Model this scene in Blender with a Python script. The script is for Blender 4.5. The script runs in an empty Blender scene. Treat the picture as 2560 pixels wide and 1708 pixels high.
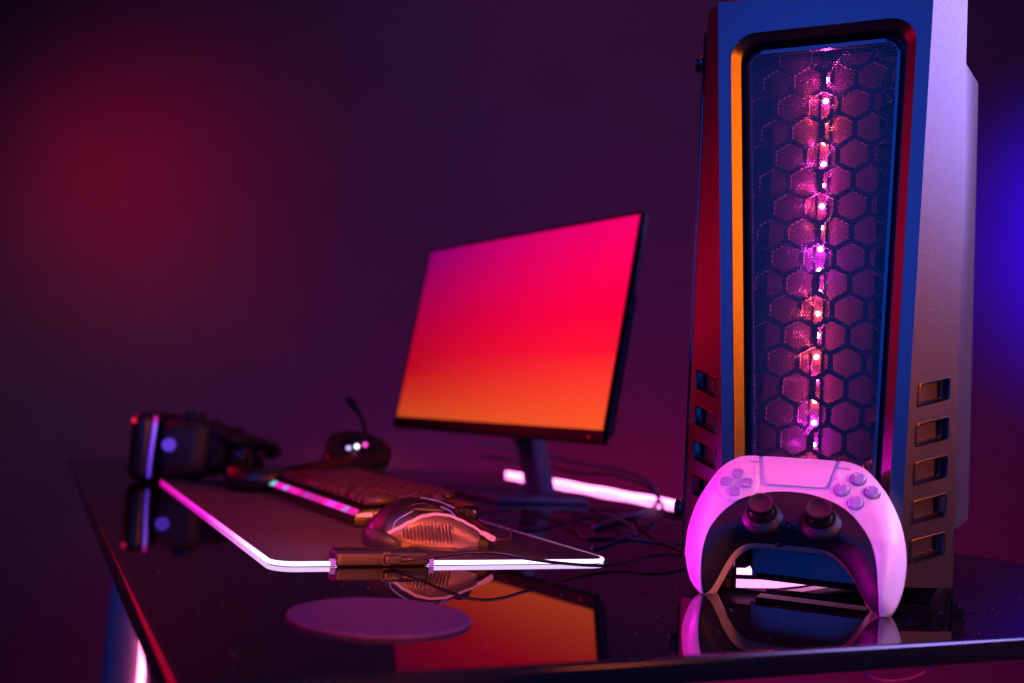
import bpy, bmesh, math, random
import numpy as np
from mathutils import Vector, Matrix
random.seed(7)
S = bpy.context.scene
COL = S.collection
PI = math.pi

# ------------------------------------------------------------------ camera
cam_d = bpy.data.cameras.new('camera'); cam = bpy.data.objects.new('camera', cam_d); COL.objects.link(cam)
S.camera = cam
CAM = Vector((-0.063, -0.454, 0.124))
cx_, cy_, cz_ = Vector((0.9007, -0.4304, 0.0593)), Vector((-0.0863, -0.0433, 0.9953)), Vector((-0.4259, -0.9016, -0.0761))
cam.matrix_world = Matrix(((cx_[0], cy_[0], cz_[0], CAM[0]), (cx_[1], cy_[1], cz_[1], CAM[1]), (cx_[2], cy_[2], cz_[2], CAM[2]), (0, 0, 0, 1)))
cam_d.sensor_width = 36; cam_d.lens = 35.0
cam_d.clip_start = 0.02; cam_d.clip_end = 50
cam_d.dof.use_dof = True; cam_d.dof.focus_distance = 0.80; cam_d.dof.aperture_fstop = 3.6; cam_d.dof.aperture_blades = 9
F0 = Vector((0.427, 0.904, 0)).normalized(); R0 = Vector((F0.y, -F0.x, 0))
def W(u, z, h):                       # a place given as metres right of, ahead of the viewpoint, and above the desk
    return Vector((CAM.x, CAM.y, 0)) + R0 * u + F0 * z + Vector((0, 0, h))

# ------------------------------------------------------------------ world and lamps
wd = bpy.data.worlds.new('World'); S.world = wd; wd.use_nodes = True
wd.node_tree.nodes['Background'].inputs['Color'].default_value = (1.0, 0.25, 1.0, 1)
wd.node_tree.nodes['Background'].inputs['Strength'].default_value = 0.0035
S.view_settings.view_transform = 'Standard'; S.view_settings.look = 'None'
S.view_settings.exposure = 0; S.view_settings.gamma = 1
try: S.view_settings.use_curve_mapping = False
except Exception: pass

def lamp(name, kind, pos, target, color, power, size=0.2, size_y=None, spot=None, blend=1.0, spread=None):
    d = bpy.data.lights.new(name, kind); o = bpy.data.objects.new(name, d); COL.objects.link(o)
    o.location = pos
    dv = (Vector(target) - Vector(pos))
    o.rotation_euler = dv.to_track_quat('-Z', 'Y').to_euler()
    d.color = color; d.energy = power
    if kind == 'AREA':
        d.shape = 'RECTANGLE' if size_y else 'DISK'; d.size = size
        if size_y: d.size_y = size_y
        if spread: d.spread = spread
    elif kind == 'SPOT':
        d.shadow_soft_size = size; d.spot_size = spot; d.spot_blend = blend
    else: d.shadow_soft_size = size
    return o
TW = W(0.24, 0.80, 0.28)
lamp('blue_front_lamp', 'AREA', W(-0.59, -0.55, 0.70), W(0.24, 0.80, 0.28), (0.0, 0.10, 1.0), 7.0, 0.75, 1.10, spread=math.radians(110))
lamp('blue_low_lamp', 'AREA', W(0.22, -0.22, 0.03), W(0.25, 0.72, 0.05), (0.0, 0.16, 1.0), 0.5, 0.12, spread=math.radians(110))
lamp('red_side_lamp', 'AREA', W(-1.18, 1.55, 0.58), W(0.2, 0.80, 0.25), (1.0, 0.0, 0.04), 1.8, 0.8, 0.6, spread=math.radians(90))
lamp('red_low_lamp', 'AREA', W(-1.00, 0.75, 0.42), W(0.0, 0.90, 0.12), (1.0, 0.0, 0.05), 1.3, 0.35, 0.35, spread=math.radians(70))
lamp('magenta_left_lamp', 'AREA', W(-0.52, 1.00, 0.13), W(0.10, 0.75, 0.05), (1.0, 0.0, 0.80), 0.15, 0.10, spread=math.radians(13))
lamp('orange_high_lamp', 'AREA', W(1.06, -0.16, 0.62), W(0.19, 0.82, 0.30), (1.0, 0.15, 0.0), 1.25, 0.22, 0.55, spread=math.radians(34))
lamp('orange_low_lamp', 'AREA', W(0.06, -0.25, 0.165), W(-0.115, 0.93, 0.0), (1.0, 0.11, 0.0), 0.24, 0.08, spread=math.radians(12))
lamp('violet_back_lamp', 'AREA', W(1.22, 0.62, 0.80), W(0.36, 0.78, 0.44), (0.37, 0.27, 1.0), 6.4, 0.40, 0.60, spread=math.radians(80))
lamp('pink_top_lamp', 'AREA', W(0.16, 0.825, 1.0), W(0.2, 0.72, 0.02), (1.0, 0.02, 0.22), 0.18, 0.12, spread=math.radians(22))
lamp('wall_wash_fill', 'AREA', W(0.1, 1.3, 2.1), W(0.1, 2.7, 0.3), (0.66, 0.11, 0.52), 3.9, 1.2, spread=math.radians(120))  # added overhead fill for an even purple tone on the wall
lamp('red_wall_spot', 'SPOT', W(-1.42, 1.90, 0.76), W(-1.06, 2.75, 0.72), (1.0, 0.0, 0.04), 25, 0.25, math.radians(92), 1.0)
lamp('blue_wall_spot', 'SPOT', W(1.95, 1.95, 0.80), W(1.74, 2.75, 0.72), (0.03, 0.0, 1.0), 330, 0.2, math.radians(54), 1.0)
lamp('magenta_wall_fill', 'AREA', W(0.45, 1.85, -0.45), W(0.45, 2.7, 0.10), (1.0, 0.0, 0.45), 4.6, 1.3, 0.2)  # added fill, unseen behind the desk, washing the low wall magenta
lamp('red_floor_fill', 'AREA', W(0.1, 1.7, -0.10), W(0.25, 2.0, -0.74), (1.0, 0.0, 0.10), 8, 0.9, 0.3)  # added fill, unseen below the desktop, reddening the floor

# ------------------------------------------------------------------ materials
MATS = {}
def mat(name, color=(0.5, 0.5, 0.5), rough=0.5, metal=0.0, emit=None, estr=0.0, noise=0.0, nscale=200, bump=0.0, bscale=600,
        rnoise=0.0, ior=1.5, spec=0.5, trans=0.0, coat=0.0, fleck=None, tint=1.0):
    if name in MATS: return MATS[name]
    m = bpy.data.materials.new(name); m.use_nodes = True; nt = m.node_tree; b = nt.nodes['Principled BSDF']
    b.inputs['Specular Tint'].default_value = (tint, tint, tint, 1)
    b.inputs['Base Color'].default_value = (*color, 1); b.inputs['Roughness'].default_value = rough
    b.inputs['Metallic'].default_value = metal; b.inputs['IOR'].default_value = ior
    b.inputs['Specular IOR Level'].default_value = spec; b.inputs['Transmission Weight'].default_value = trans
    b.inputs['Coat Weight'].default_value = coat
    tc = nt.nodes.new('ShaderNodeTexCoord')
    def nz(scale, detail=3):
        n = nt.nodes.new('ShaderNodeTexNoise'); n.inputs['Scale'].default_value = scale; n.inputs['Detail'].default_value = detail
        nt.links.new(tc.outputs['Object'], n.inputs['Vector']); return n
    if noise > 0 or fleck:
        n = nz(nscale); r = nt.nodes.new('ShaderNodeValToRGB')
        if fleck:
            r.color_ramp.elements[0].position = 0.60; r.color_ramp.elements[1].position = 0.72
            r.color_ramp.elements[0].color = (*color, 1); r.color_ramp.elements[1].color = (*fleck, 1)
        else:
            r.color_ramp.elements[0].position = 0.3; r.color_ramp.elements[1].position = 0.7
            r.color_ramp.elements[0].color = (*[c * (1 - noise) for c in color], 1)
            r.color_ramp.elements[1].color = (*[min(1, c * (1 + noise)) for c in color], 1)
        nt.links.new(n.outputs['Fac'], r.inputs['Fac']); nt.links.new(r.outputs['Color'], b.inputs['Base Color'])
    if rnoise > 0:
        n = nz(nscale * .13, 5); mr = nt.nodes.new('ShaderNodeMapRange')
        mr.inputs['From Min'].default_value = .3; mr.inputs['From Max'].default_value = .7
        mr.inputs['To Min'].default_value = max(0, rough - rnoise); mr.inputs['To Max'].default_value = rough + rnoise
        nt.links.new(n.outputs['Fac'], mr.inputs['Value']); nt.links.new(mr.outputs['Result'], b.inputs['Roughness'])
    if bump > 0:
        n = nz(bscale, 2); bp = nt.nodes.new('ShaderNodeBump'); bp.inputs['Strength'].default_value = bump
        bp.inputs['Distance'].default_value = 0.0005
        nt.links.new(n.outputs['Fac'], bp.inputs['Height']); nt.links.new(bp.outputs['Normal'], b.inputs['Normal'])
    if emit:
        b.inputs['Emission Color'].default_value = (*emit, 1); b.inputs['Emission Strength'].default_value = estr
    MATS[name] = m; return m

M_wall = mat('wall_paint', (0.13, 0.12, 0.13), 0.8, noise=.04, nscale=6, bump=.1, bscale=60)
M_floor = mat('floor_vinyl', (0.20, 0.18, 0.19), 0.55, noise=.15, nscale=12)
M_desk = mat('black_glass', (0.004, 0.004, 0.005), 0.02, ior=1.34, spec=.42, tint=.5)
M_trim = mat('desk_edge', (0.008, 0.008, 0.010), 0.16)
M_leg = mat('leg_metal', (0.20, 0.16, 0.20), 0.5, metal=.2, noise=.1, nscale=30)
M_tow = mat('tower_plastic', (0.007, 0.007, 0.009), 0.31, spec=.72, bump=.18, bscale=1500, noise=.25, nscale=900)
M_towb = mat('tower_flecked_plastic', (0.010, 0.009, 0.011), 0.37, bump=.35, bscale=1300, fleck=(0.042, 0.034, 0.044), nscale=1100)
M_tows = mat('tower_painted_steel', (0.04, 0.037, 0.045), 0.42, bump=.3, bscale=1300, fleck=(0.09, 0.08, 0.09), nscale=1000)
M_dark = mat('dark_plastic', (0.009, 0.008, 0.010), 0.36, bump=.1, bscale=1500, spec=.4)
M_dark2 = mat('matte_black', (0.012, 0.012, 0.013), 0.6, bump=.15, bscale=1200)
M_gloss = mat('gloss_black', (0.010, 0.010, 0.012), 0.08)
M_mesh = mat('mesh_steel', (0.006, 0.006, 0.008), 0.32, spec=.36)
M_vmesh = mat('vent_mesh_steel', (0.03, 0.028, 0.028), 0.42)
M_comb = mat('honeycomb_plastic', (0.03, 0.028, 0.028), 0.6, spec=.15)
M_white = mat('controller_white', (0.80, 0.79, 0.80), 0.36, bump=.06, bscale=2500)
M_cblack = mat('controller_black', (0.012, 0.012, 0.015), 0.48, spec=.24, bump=.10, bscale=2500)
M_rub = mat('rubber_black', (0.010, 0.010, 0.010), 0.62, spec=.25, bump=.2, bscale=2500)
M_clear = mat('clear_acrylic', (0.62, 0.64, 0.98), 0.02, trans=0.55, ior=1.52, coat=1.0)  # bluish base carries the blue light seen on the clear buttons
M_gap = mat('button_gap_shade', (0.10, 0.09, 0.14), 0.5)  # violet shading round the face buttons, put into the colour
M_ink = mat('grey_ink', (0.10, 0.09, 0.10), 0.6)
M_pad = mat('pad_cloth', (0.075, 0.072, 0.075), 0.92, noise=.25, nscale=1800, bump=.6, bscale=2200, spec=.2)
M_padbase = mat('pad_rubber', (0.01, 0.01, 0.01), 0.7)
M_mouse = mat('mouse_shell', (0.009, 0.008, 0.010), 0.40, bump=.12, bscale=2000, spec=.3)
M_mgrip = mat('mouse_grip', (0.085, 0.055, 0.055), 0.36, bump=.15, bscale=2000)
M_cable = mat('cable_rubber', (0.02, 0.018, 0.02), 0.30)
M_cableL = mat('cable_grey', (0.10, 0.09, 0.13), 0.40)
M_legend = mat('key_legend_light', (0.1, 0.02, 0.03), 0.5, emit=(1.0, 0.0, 0.10), estr=.30)
M_key = mat('key_plastic', (0.045, 0.030, 0.033), 0.46, bump=.1, bscale=2500)
M_mon = mat('monitor_plastic', (0.006, 0.006, 0.007), 0.42, spec=.16)
M_monb = mat('monitor_silver_edge', (0.10, 0.10, 0.11), 0.28)
M_stand = mat('stand_plastic', (0.10, 0.05, 0.10), 0.4)
M_disc = mat('coaster_top', (0.042, 0.006, 0.062), 0.70, noise=.05, nscale=300)
M_steel = mat('screw_steel', (0.35, 0.35, 0.38), 0.3, metal=.8)
M_dust = mat('dust', (0.22, 0.20, 0.22), 0.9)
def emis(name, c, s): return mat(name, (0.1, 0.1, 0.1), 0.4, emit=c, estr=s)
def emis_y(name, stops, s, lo, hi, axis=1):
    """an emitting strip whose colour runs along an axis of the strip"""
    m = bpy.data.materials.new(name); m.use_nodes = True; nt = m.node_tree; b = nt.nodes['Principled BSDF']
    tc = nt.nodes.new('ShaderNodeTexCoord'); sp = nt.nodes.new('ShaderNodeSeparateXYZ'); mr = nt.nodes.new('ShaderNodeMapRange')
    r = nt.nodes.new('ShaderNodeValToRGB')
    nt.links.new(tc.outputs['Object'], sp.inputs[0]); nt.links.new(sp.outputs[axis], mr.inputs['Value'])
    mr.inputs['From Min'].default_value = lo; mr.inputs['From Max'].default_value = hi
    nt.links.new(mr.outputs['Result'], r.inputs['Fac'])
    while len(r.color_ramp.elements) < len(stops): r.color_ramp.elements.new(.5)
    for e, (p, c) in zip(r.color_ramp.elements, stops): e.position = p; e.color = (*c, 1)
    nt.links.new(r.outputs['Color'], b.inputs['Emission Color']); b.inputs['Emission Strength'].default_value = s
    b.inputs['Base Color'].default_value = (0.1, 0.1, 0.1, 1)
    return m

# ------------------------------------------------------------------ mesh helpers
def link(name, verts, faces, m, parent=None, smooth=False, loc=None):
    me = bpy.data.meshes.new(name); me.from_pydata([tuple(v) for v in verts], [], faces); me.update()
    if m: me.materials.append(m)
    o = bpy.data.objects.new(name, me); COL.objects.link(o)
    if parent: o.parent = parent
    if loc: o.location = loc
    if smooth:
        for p in me.polygons: p.use_smooth = True
    return o
def from_bm(name, bm, m, parent=None, smooth=False):
    me = bpy.data.meshes.new(name); bmesh.ops.recalc_face_normals(bm, faces=bm.faces[:]); bm.to_mesh(me); bm.free()
    if m: me.materials.append(m)
    o = bpy.data.objects.new(name, me); COL.objects.link(o)
    if parent: o.parent = parent
    if smooth:
        for p in me.polygons: p.use_smooth = True
    return o
def smooth_angle(o, deg=35):
    me = o.data
    for p in me.polygons: p.use_smooth = True
    me.set_sharp_from_angle(angle=math.radians(deg))
def bevel(o, w=0.002, seg=3, deg=35):
    md = o.modifiers.new('bevel', 'BEVEL'); md.width = w; md.segments = seg; md.limit_method = 'ANGLE'; md.angle_limit = math.radians(deg)
    for p in o.data.polygons: p.use_smooth = True
    return o
def box(name, lo, hi, m, parent=None, bev=0.0, seg=3):
    x0, y0, z0 = lo; x1, y1, z1 = hi
    v = [(x0, y0, z0), (x1, y0, z0), (x1, y1, z0), (x0, y1, z0), (x0, y0, z1), (x1, y0, z1), (x1, y1, z1), (x0, y1, z1)]
    f = [(0, 3, 2, 1), (4, 5, 6, 7), (0, 1, 5, 4), (1, 2, 6, 5), (2, 3, 7, 6), (3, 0, 4, 7)]
    o = link(name, v, f, m, parent)
    if bev: bevel(o, bev, seg)
    return o
def empty(name, loc, rz=0.0, label=None, cat=None, group=None):
    o = bpy.data.objects.new(name, None); COL.objects.link(o); o.location = loc; o.rotation_euler = (0, 0, rz); o.empty_display_size = .02
    if label: tag(o, label, cat, group)
    return o
def tag(o, label, cat, group=None):
    o['label'] = label; o['category'] = cat
    if group: o['group'] = group
    return o
def spline(pts, n=10):
    P = [Vector(p) for p in pts]; P = [P[0] * 2 - P[1]] + P + [P[-1] * 2 - P[-2]]; out = []
    for i in range(1, len(P) - 2):
        for k in range(n):
            t = k / n
            out.append(0.5 * ((2 * P[i]) + (P[i + 1] - P[i - 1]) * t + (2 * P[i - 1] - 5 * P[i] + 4 * P[i + 1] - P[i + 2]) * t * t
                              + (3 * P[i] - P[i - 1] - 3 * P[i + 1] + P[i + 2]) * t ** 3))
    out.append(P[-2]); return out
def tube_geo(path, r, sides=12, closed=False, caps=True):
    V, Fc = [], []; n = len(path); path = [Vector(p) for p in path]
    T0 = (path[1] - path[0]).normalized(); up = Vector((0, 0, 1))
    if abs(T0.dot(up)) > .95: up = Vector((0, 1, 0))
    N = (up - T0 * up.dot(T0)).normalized()
    for i, p in enumerate(path):
        if closed: T = (path[(i + 1) % n] - path[i - 1]).normalized()
        else: T = (path[min(i + 1, n - 1)] - path[max(i - 1, 0)]).normalized()
        N = (N - T * N.dot(T)).normalized(); B = T.cross(N)
        rr = r(i / (n - 1)) if callable(r) else r
        for k in range(sides):
            a = 2 * PI * k / sides; V.append(p + N * (math.cos(a) * rr) + B * (math.sin(a) * rr))
    for i in range(n if closed else n - 1):
        j = (i + 1) % n
        for k in range(sides):
            l = (k + 1) % sides; Fc.append((i * sides + k, i * sides + l, j * sides + l, j * sides + k))
    if caps and not closed:
        Fc.append(tuple(range(sides))[::-1]); Fc.append(tuple((n - 1) * sides + k for k in range(sides)))
    return V, Fc
def tube(name, pts, r, m, parent=None, n=10, sides=12, closed=False, raw=False):
    path = pts if raw else spline(pts, n)
    V, Fc = tube_geo(path, r, sides, closed)
    o = link(name, V, Fc, m, parent, smooth=True); return o
def lathe(name, prof, m, parent=None, seg=40, mtx=None, deg=40):
    """prof: list of (radius, height)"""
    V, Fc = [], []
    for (r, h) in prof:
        for k in range(seg):
            a = 2 * PI * k / seg; V.append(Vector((r * math.cos(a), r * math.sin(a), h)))
    for i in range(len(prof) - 1):
        for k in range(seg):
            l = (k + 1) % seg; Fc.append((i * seg + k, i * seg + l, (i + 1) * seg + l, (i + 1) * seg + k))
    if prof[0][0] > 1e-6: Fc.append(tuple(range(seg))[::-1])
    if prof[-1][0] > 1e-6: Fc.append(tuple((len(prof) - 1) * seg + k for k in range(seg)))
    if mtx is not None: V = [mtx @ v for v in V]
    o = link(name, V, Fc, m, parent); smooth_angle(o, deg); return o
def frame_mtx(o, x, y, z):
    return Matrix(((x[0], y[0], z[0], o[0]), (x[1], y[1], z[1], o[1]), (x[2], y[2], z[2], o[2]), (0, 0, 0, 1)))
def rounded(cx, cy, w, h, r, n=6, taper=0.0):
    """rounded rectangle outline, counter-clockwise; taper widens the top"""
    pts = []
    for (sx, sy, a0) in ((1, -1, -90), (1, 1, 0), (-1, 1, 90), (-1, -1, 180)):
        for k in range(n + 1):
            a = math.radians(a0 + 90 * k / n)
            y = sy * (h / 2 - r) + r * math.sin(a); x = sx * (w / 2 - r) + r * math.cos(a)
            x *= 1 + taper * (y / h)
            pts.append((cx + x, cy + y))
    return pts
def sdf(poly, X, Y):
    """signed distance to a polygon, positive inside"""
    P = np.array(poly); A = P; B = np.roll(P, -1, 0)
    d = np.full(X.shape, 1e9); ins = np.zeros(X.shape, bool)
    for (ax, ay), (bx, by) in zip(A, B):
        ex, ey = bx - ax, by - ay; L = ex * ex + ey * ey + 1e-18
        t = np.clip(((X - ax) * ex + (Y - ay) * ey) / L, 0, 1)
        d = np.minimum(d, np.hypot(ax + ex * t - X, ay + ey * t - Y))
        c = ((ay > Y) != (by > Y)) & (X < (bx - ax) * (Y - ay) / (by - ay + 1e-18) + ax)
        ins ^= c
    return np.where(ins, d, -d)
def region(field, xs, ys):
    """polygons covering field > 0 on a grid, cut exactly along field = 0; returns 2d verts, faces, boundary edges"""
    nx, ny = len(xs), len(ys); V = []; idx = {}; Fc = []
    def gv(i, j):
        k = (i, j)
        if k not in idx: idx[k] = len(V); V.append((xs[i], ys[j]))
        return idx[k]
    def ev(a, b):
        k = (a, b) if a < b else (b, a)
        kk = ('e', k)
        if kk not in idx:
            (i, j), (p, q) = k; fa, fb = field[j, i], field[q, p]; t = fa / (fa - fb)
            t = min(max(t, 1e-4), 1 - 1e-4)
            idx[kk] = len(V); V.append((xs[i] + (xs[p] - xs[i]) * t, ys[j] + (ys[q] - ys[j]) * t))
        return idx[kk]
    for j in range(ny - 1):
        for i in range(nx - 1):
            c = [(i, j), (i + 1, j), (i + 1, j + 1), (i, j + 1)]; s = [field[b, a] > 0 for a, b in c]
            if all(s): Fc.append(tuple(gv(*k) for k in c)); continue
            if not any(s): continue
            poly = []
            for k in range(4):
                a, b = c[k], c[(k + 1) % 4]
                if s[k]: poly.append(gv(*a))
                if s[k] != s[(k + 1) % 4]: poly.append(ev(a, b))
            if len(poly) >= 3: Fc.append(tuple(poly))
    cnt = {}
    for f in Fc:
        for a, b in zip(f, f[1:] + f[:1]):
            if (b, a) in cnt: del cnt[(b, a)]
            else: cnt[(a, b)] = 1
    return V, Fc, list(cnt)
def sheet(name, field, xs, ys, hfun, skirt, m, parent=None, deg=50, back=None, mp=None):
    """a shell over a region: surface at hfun(x, y), side walls down by skirt"""
    V2, Fc, E = region(field, xs, ys)
    hs = hfun(np.array([v[0] for v in V2]), np.array([v[1] for v in V2]))
    V = [Vector((v[0], v[1], h)) for v, h in zip(V2, hs)]; Fs = list(Fc); n0 = len(V)
    low = {}
    for a, b in E:
        for q in (a, b):
            if q not in low:
                low[q] = len(V); zz = (hs[q] - skirt) if back is None else back
                V.append(Vector((V2[q][0], V2[q][1], zz)))
        Fs.append((b, a, low[a], low[b]))
    if mp: V = [mp(v) for v in V]
    o = link(name, V, Fs, m, parent); smooth_angle(o, deg); return o
def perforated(name, inside, x0, x1, y0, y1, pitch, hole, m, parent, mp, thick, pointy=True, ysq=1.0):
    """a thin plate pierced by hexagonal holes"""
    V, Fc, idx = [], [], {}
    R = pitch / math.sqrt(3); dy = pitch * math.sqrt(3) / 2
    def add(x, y):
        k = (round(x / pitch * 60), round(y / pitch * 60))
        if k not in idx: idx[k] = len(V); V.append((x, y))
        return idx[k]
    ny = int((y1 - y0) / (dy * ysq)) + 2; nx = int((x1 - x0) / pitch) + 2
    for j in range(ny):
        for i in range(nx):
            cx, cy = x0 + (i + .5 * (j % 2)) * pitch, y0 + j * dy
            if not inside(cx, y0 + j * dy * ysq): continue
            o_, n_ = [], []
            for k in range(6):
                a = PI / 6 + k * PI / 3
                o_.append(add(cx + R * math.cos(a), cy + R * math.sin(a)))
                V.append((cx + R * hole * math.cos(a), cy + R * hole * math.sin(a))); n_.append(len(V) - 1)
            for k in range(6):
                l = (k + 1) % 6; Fc.append((o_[k], o_[l], n_[l], n_[k]))
    if not pointy: pass
    V3 = [mp(Vector((x, y0 + (y - y0) * ysq, 0))) for x, y in V]
    o = link(name, V3, Fc, m, parent)
    md = o.modifiers.new('thickness', 'SOLIDIFY'); md.thickness = thick; md.offset = 0
    return o

# ================================================================== SETTING
Wc = W(0.3, 2.75, 0)
wv = [Wc - R0 * 5 + Vector((0, 0, -0.74)), Wc + R0 * 5 + Vector((0, 0, -0.74)), Wc + R0 * 5 + Vector((0, 0, 3)), Wc - R0 * 5 + Vector((0, 0, 3))]
wl = link('wall', wv + [v + F0 * .1 for v in wv], [(0, 1, 2, 3), (5, 4, 7, 6), (3, 2, 6, 7), (0, 4, 5, 1), (0, 3, 7, 4), (1, 5, 6, 2)], M_wall)
wl['kind'] = 'structure'; wl['label'] = 'plain back wall in purple dark with a red and a blue glow'
fl = box('floor', (-5, -3, -0.84), (6, 6, -0.742), M_floor); fl['kind'] = 'structure'

# ================================================================== DESK
desk = empty('desk', (0.45, 0.8, -0.74), label='black gloss desk under everything, its dark edge running along the bottom', cat='desk')
def rel(parent, pts): return [Vector(p) - parent.location for p in pts]
DL = desk.location
def dbox(name, lo, hi, m, bev=0., seg=3): return box(name, Vector(lo) - DL, Vector(hi) - DL, m, desk, bev, seg)
top = dbox('desktop', (0.0035, 0.0035, -0.012), (0.9065, 1.5965, 0), M_desk)
# edge band with rounded profile round the slab
def band(name, x0, y0, x1, y1, rc, prof, m, parent, off):
    ring = rounded((x0 + x1) / 2, (y0 + y1) / 2, x1 - x0, y1 - y0, rc, 5); V, Fc = [], []
    n = len(ring); P = [Vector((p[0], p[1])) for p in ring]
    for i in range(n):
        t = (P[(i + 1) % n] - P[i - 1]).normalized(); nn = Vector((t.y, -t.x))
        for (d, z) in prof:
            q = P[i] + nn * d; V.append(Vector((q.x, q.y, z)) - off)
    k = len(prof)
    for i in range(n):
        j = (i + 1) % n
        for a in range(k):
            b = (a + 1) % k; Fc.append((i * k + a, j * k + a, j * k + b, i * k + b))
    o = link(name, V, Fc, m, parent); smooth_angle(o, 50); return o
prof = [(-0.006, -0.0145), (-0.002, -0.0145), (-0.0006, -0.0141), (0.0, -0.013), (0.0, -0.0032), (-0.0004, -0.0016), (-0.0014, -0.0004), (-0.0028, 0.0001), (-0.0044, 0.0001), (-0.0044, -0.003), (-0.006, -0.003)]
band('edge_trim', 0, 0, 0.91, 1.6, 0.006, prof, M_trim, desk, DL)
dbox('under_frame', (0.05, 0.10, -0.045), (0.86, 1.50, -0.0126), M_dark2, .003)
for (lx, ly, vis) in ((0.045, 0.94, 1), (0.80, 0.94, 0)):
    lg = dbox('leg', (lx, ly, -0.735), (lx + 0.062, ly + 0.07, -0.0456), M_leg, .006)
    ft = dbox('leg_foot', (lx - .02, ly - .03, -0.7415), (lx + .08, ly + .10, -0.7355), M_leg, .002)
lp = [(0.093, 0.935, z) for z in (-0.06, -0.2, -0.4, -0.55, -0.7)]
dbox('leg_light_strip', (0.086, 0.931, -0.70), (0.096, 0.9385, -0.06), emis('leg_strip_light', (1.0, 0.17, 0.42), 6))

# dust on the desk
V, Fc = [], []
for _ in range(420):
    if random.random() < .6: x, y = random.uniform(.02, .62), random.uniform(.02, .30)
    else: x, y = random.uniform(.45, .85), random.uniform(.01, .3)
    s = random.uniform(.00012, .00045); a = random.uniform(0, PI); n0 = len(V)
    for k in range(5):
        b = a + k * 2 * PI / 5; V.append((x + s * math.cos(b) * random.uniform(.6, 1.3), y + s * math.sin(b), 0.00025))
    V.append((x, y, 0.0006))
    for k in range(5): Fc.append((n0 + k, n0 + (k + 1) % 5, n0 + 5))
du = link('dust', V, Fc, M_dust); du['kind'] = 'stuff'

# ================================================================== LIGHT BAR AT BACK OF DESK
ls = empty('light_bar', (0.868, 1.0, 0.0), label='glowing magenta light strip lying along the back edge of the desk behind the monitor stand', cat='light strip')
pts = []
for i in range(90):
    t = i / 89; y = 1.50 - t * 1.10
    pts.append((0.868 + .0012 * math.sin(y * 33) - 0.868, y - 1.0, 0.0046 + .0007 * math.sin(y * 41 + 1)))
pts += [(x - .868, y - 1.0, .0056) for x, y in ((.862, .372), (.845, .345), (.81, .318), (.74, .292), (.66, .278), (.605, .258), (.5638, .2421), (.5282, .2333), (.5036, .2362), (.4877, .2413))]  # bend under the tower is added, glowing in place of reflections there
tube('light_tube', pts, 0.0036, emis('tube_light', (1.0, 0.24, 0.72), 5.6), ls, raw=True, sides=16)
box('end_cap', (-0.3858, -0.7640, 0.0008), (-0.3806, -0.7540, 0.0105), M_dark, ls, .001)

# ================================================================== MOUSE PAD
pad = empty('mouse_pad', (0.26, 0.70, 0), label='long black cloth mouse pad with glowing pink edge under keyboard and mouse', cat='mouse pad')
ring = rounded(0, 0, 0.299, 0.770, 0.019, 8)
def slab(name, ring, z0, z1, m, parent, bev=0.0):
    n = len(ring); V = [Vector((x, y, z0)) for x, y in ring] + [Vector((x, y, z1)) for x, y in ring]
    Fc = [tuple(range(n))[::-1], tuple(range(n, 2 * n))] + [(i, (i + 1) % n, n + (i + 1) % n, n + i) for i in range(n)]
    o = link(name, V, Fc, m, parent)
    if bev: bevel(o, bev, 2)
    return o
slab('cloth', rounded(0, 0, 0.296, 0.767, 0.018, 8), 0.0012, 0.0044, M_pad, pad, .0006)
slab('base', rounded(0, 0, 0.290, 0.761, 0.016, 8), 0.0002, 0.0011, M_padbase, pad)
path = [Vector((x, y, 0.0022)) for x, y in ring]
dense = []
for i, p in enumerate(path):
    q = path[(i + 1) % len(path)]; n = max(1, int((q - p).length / .02))
    for k in range(n): dense.append(p.lerp(q, k / n))
V, Fc = tube_geo(dense, 0.0018, 10, closed=True)
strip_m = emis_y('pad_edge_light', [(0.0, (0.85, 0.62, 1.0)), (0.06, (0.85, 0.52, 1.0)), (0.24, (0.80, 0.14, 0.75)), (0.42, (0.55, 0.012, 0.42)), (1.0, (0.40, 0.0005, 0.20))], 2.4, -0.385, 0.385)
link('light_edge', V, Fc, strip_m, pad, smooth=True)
# control box at its near edge
cb = empty('control_box', (0.1976, 0.311, 0), label='small black control box clipped on near edge of the mouse pad', cat='control box')
pr = [(0.000, 0.0004), (0.0, 0.0095), (0.0035, 0.0125), (0.020, 0.0125), (0.0235, 0.0095), (0.0235, 0.0052), (0.0060, 0.0052), (0.0060, 0.0004)]
pr = [(0.0015, 0.0003), (0.0, 0.0016), (0.0, 0.0100), (0.0024, 0.0126), (0.021, 0.0126), (0.0235, 0.0104), (0.0235, 0.0050), (0.006, 0.0050), (0.006, 0.0003)]
def extr(name, pr, x0, x1, m, parent, inset=0.003):
    n = len(pr); V = []
    cy = sum(p[0] for p in pr) / n; cz = sum(p[1] for p in pr) / n
    for x, s in ((x0, .86), (x0 + inset, 1), (x1 - inset, 1), (x1, .86)):
        for (y, z) in pr: V.append((x, cy + (y - cy) * s, cz + (z - cz) * s))
    Fc = [tuple(range(n))[::-1], tuple(range(3 * n, 4 * n))]
    for a in range(3):
        for i in range(n):
            j = (i + 1) % n; Fc.append((a * n + i, a * n + j, (a + 1) * n + j, (a + 1) * n + i))
    o = link(name, V, Fc, m, parent); bevel(o, .0005, 2, 20); return o
extr('case', pr, -0.039, 0.039, mat('box_plastic', (0.007, 0.006, 0.006), 0.5, bump=.08, bscale=1800), cb)
lathe('button', [(0.0032, 0.0), (0.0032, 0.0006), (0.0026, 0.0010), (0, 0.0010)], M_dark, cb, mtx=Matrix.Translation((-0.027, 0.010, 0.0126)))
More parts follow.
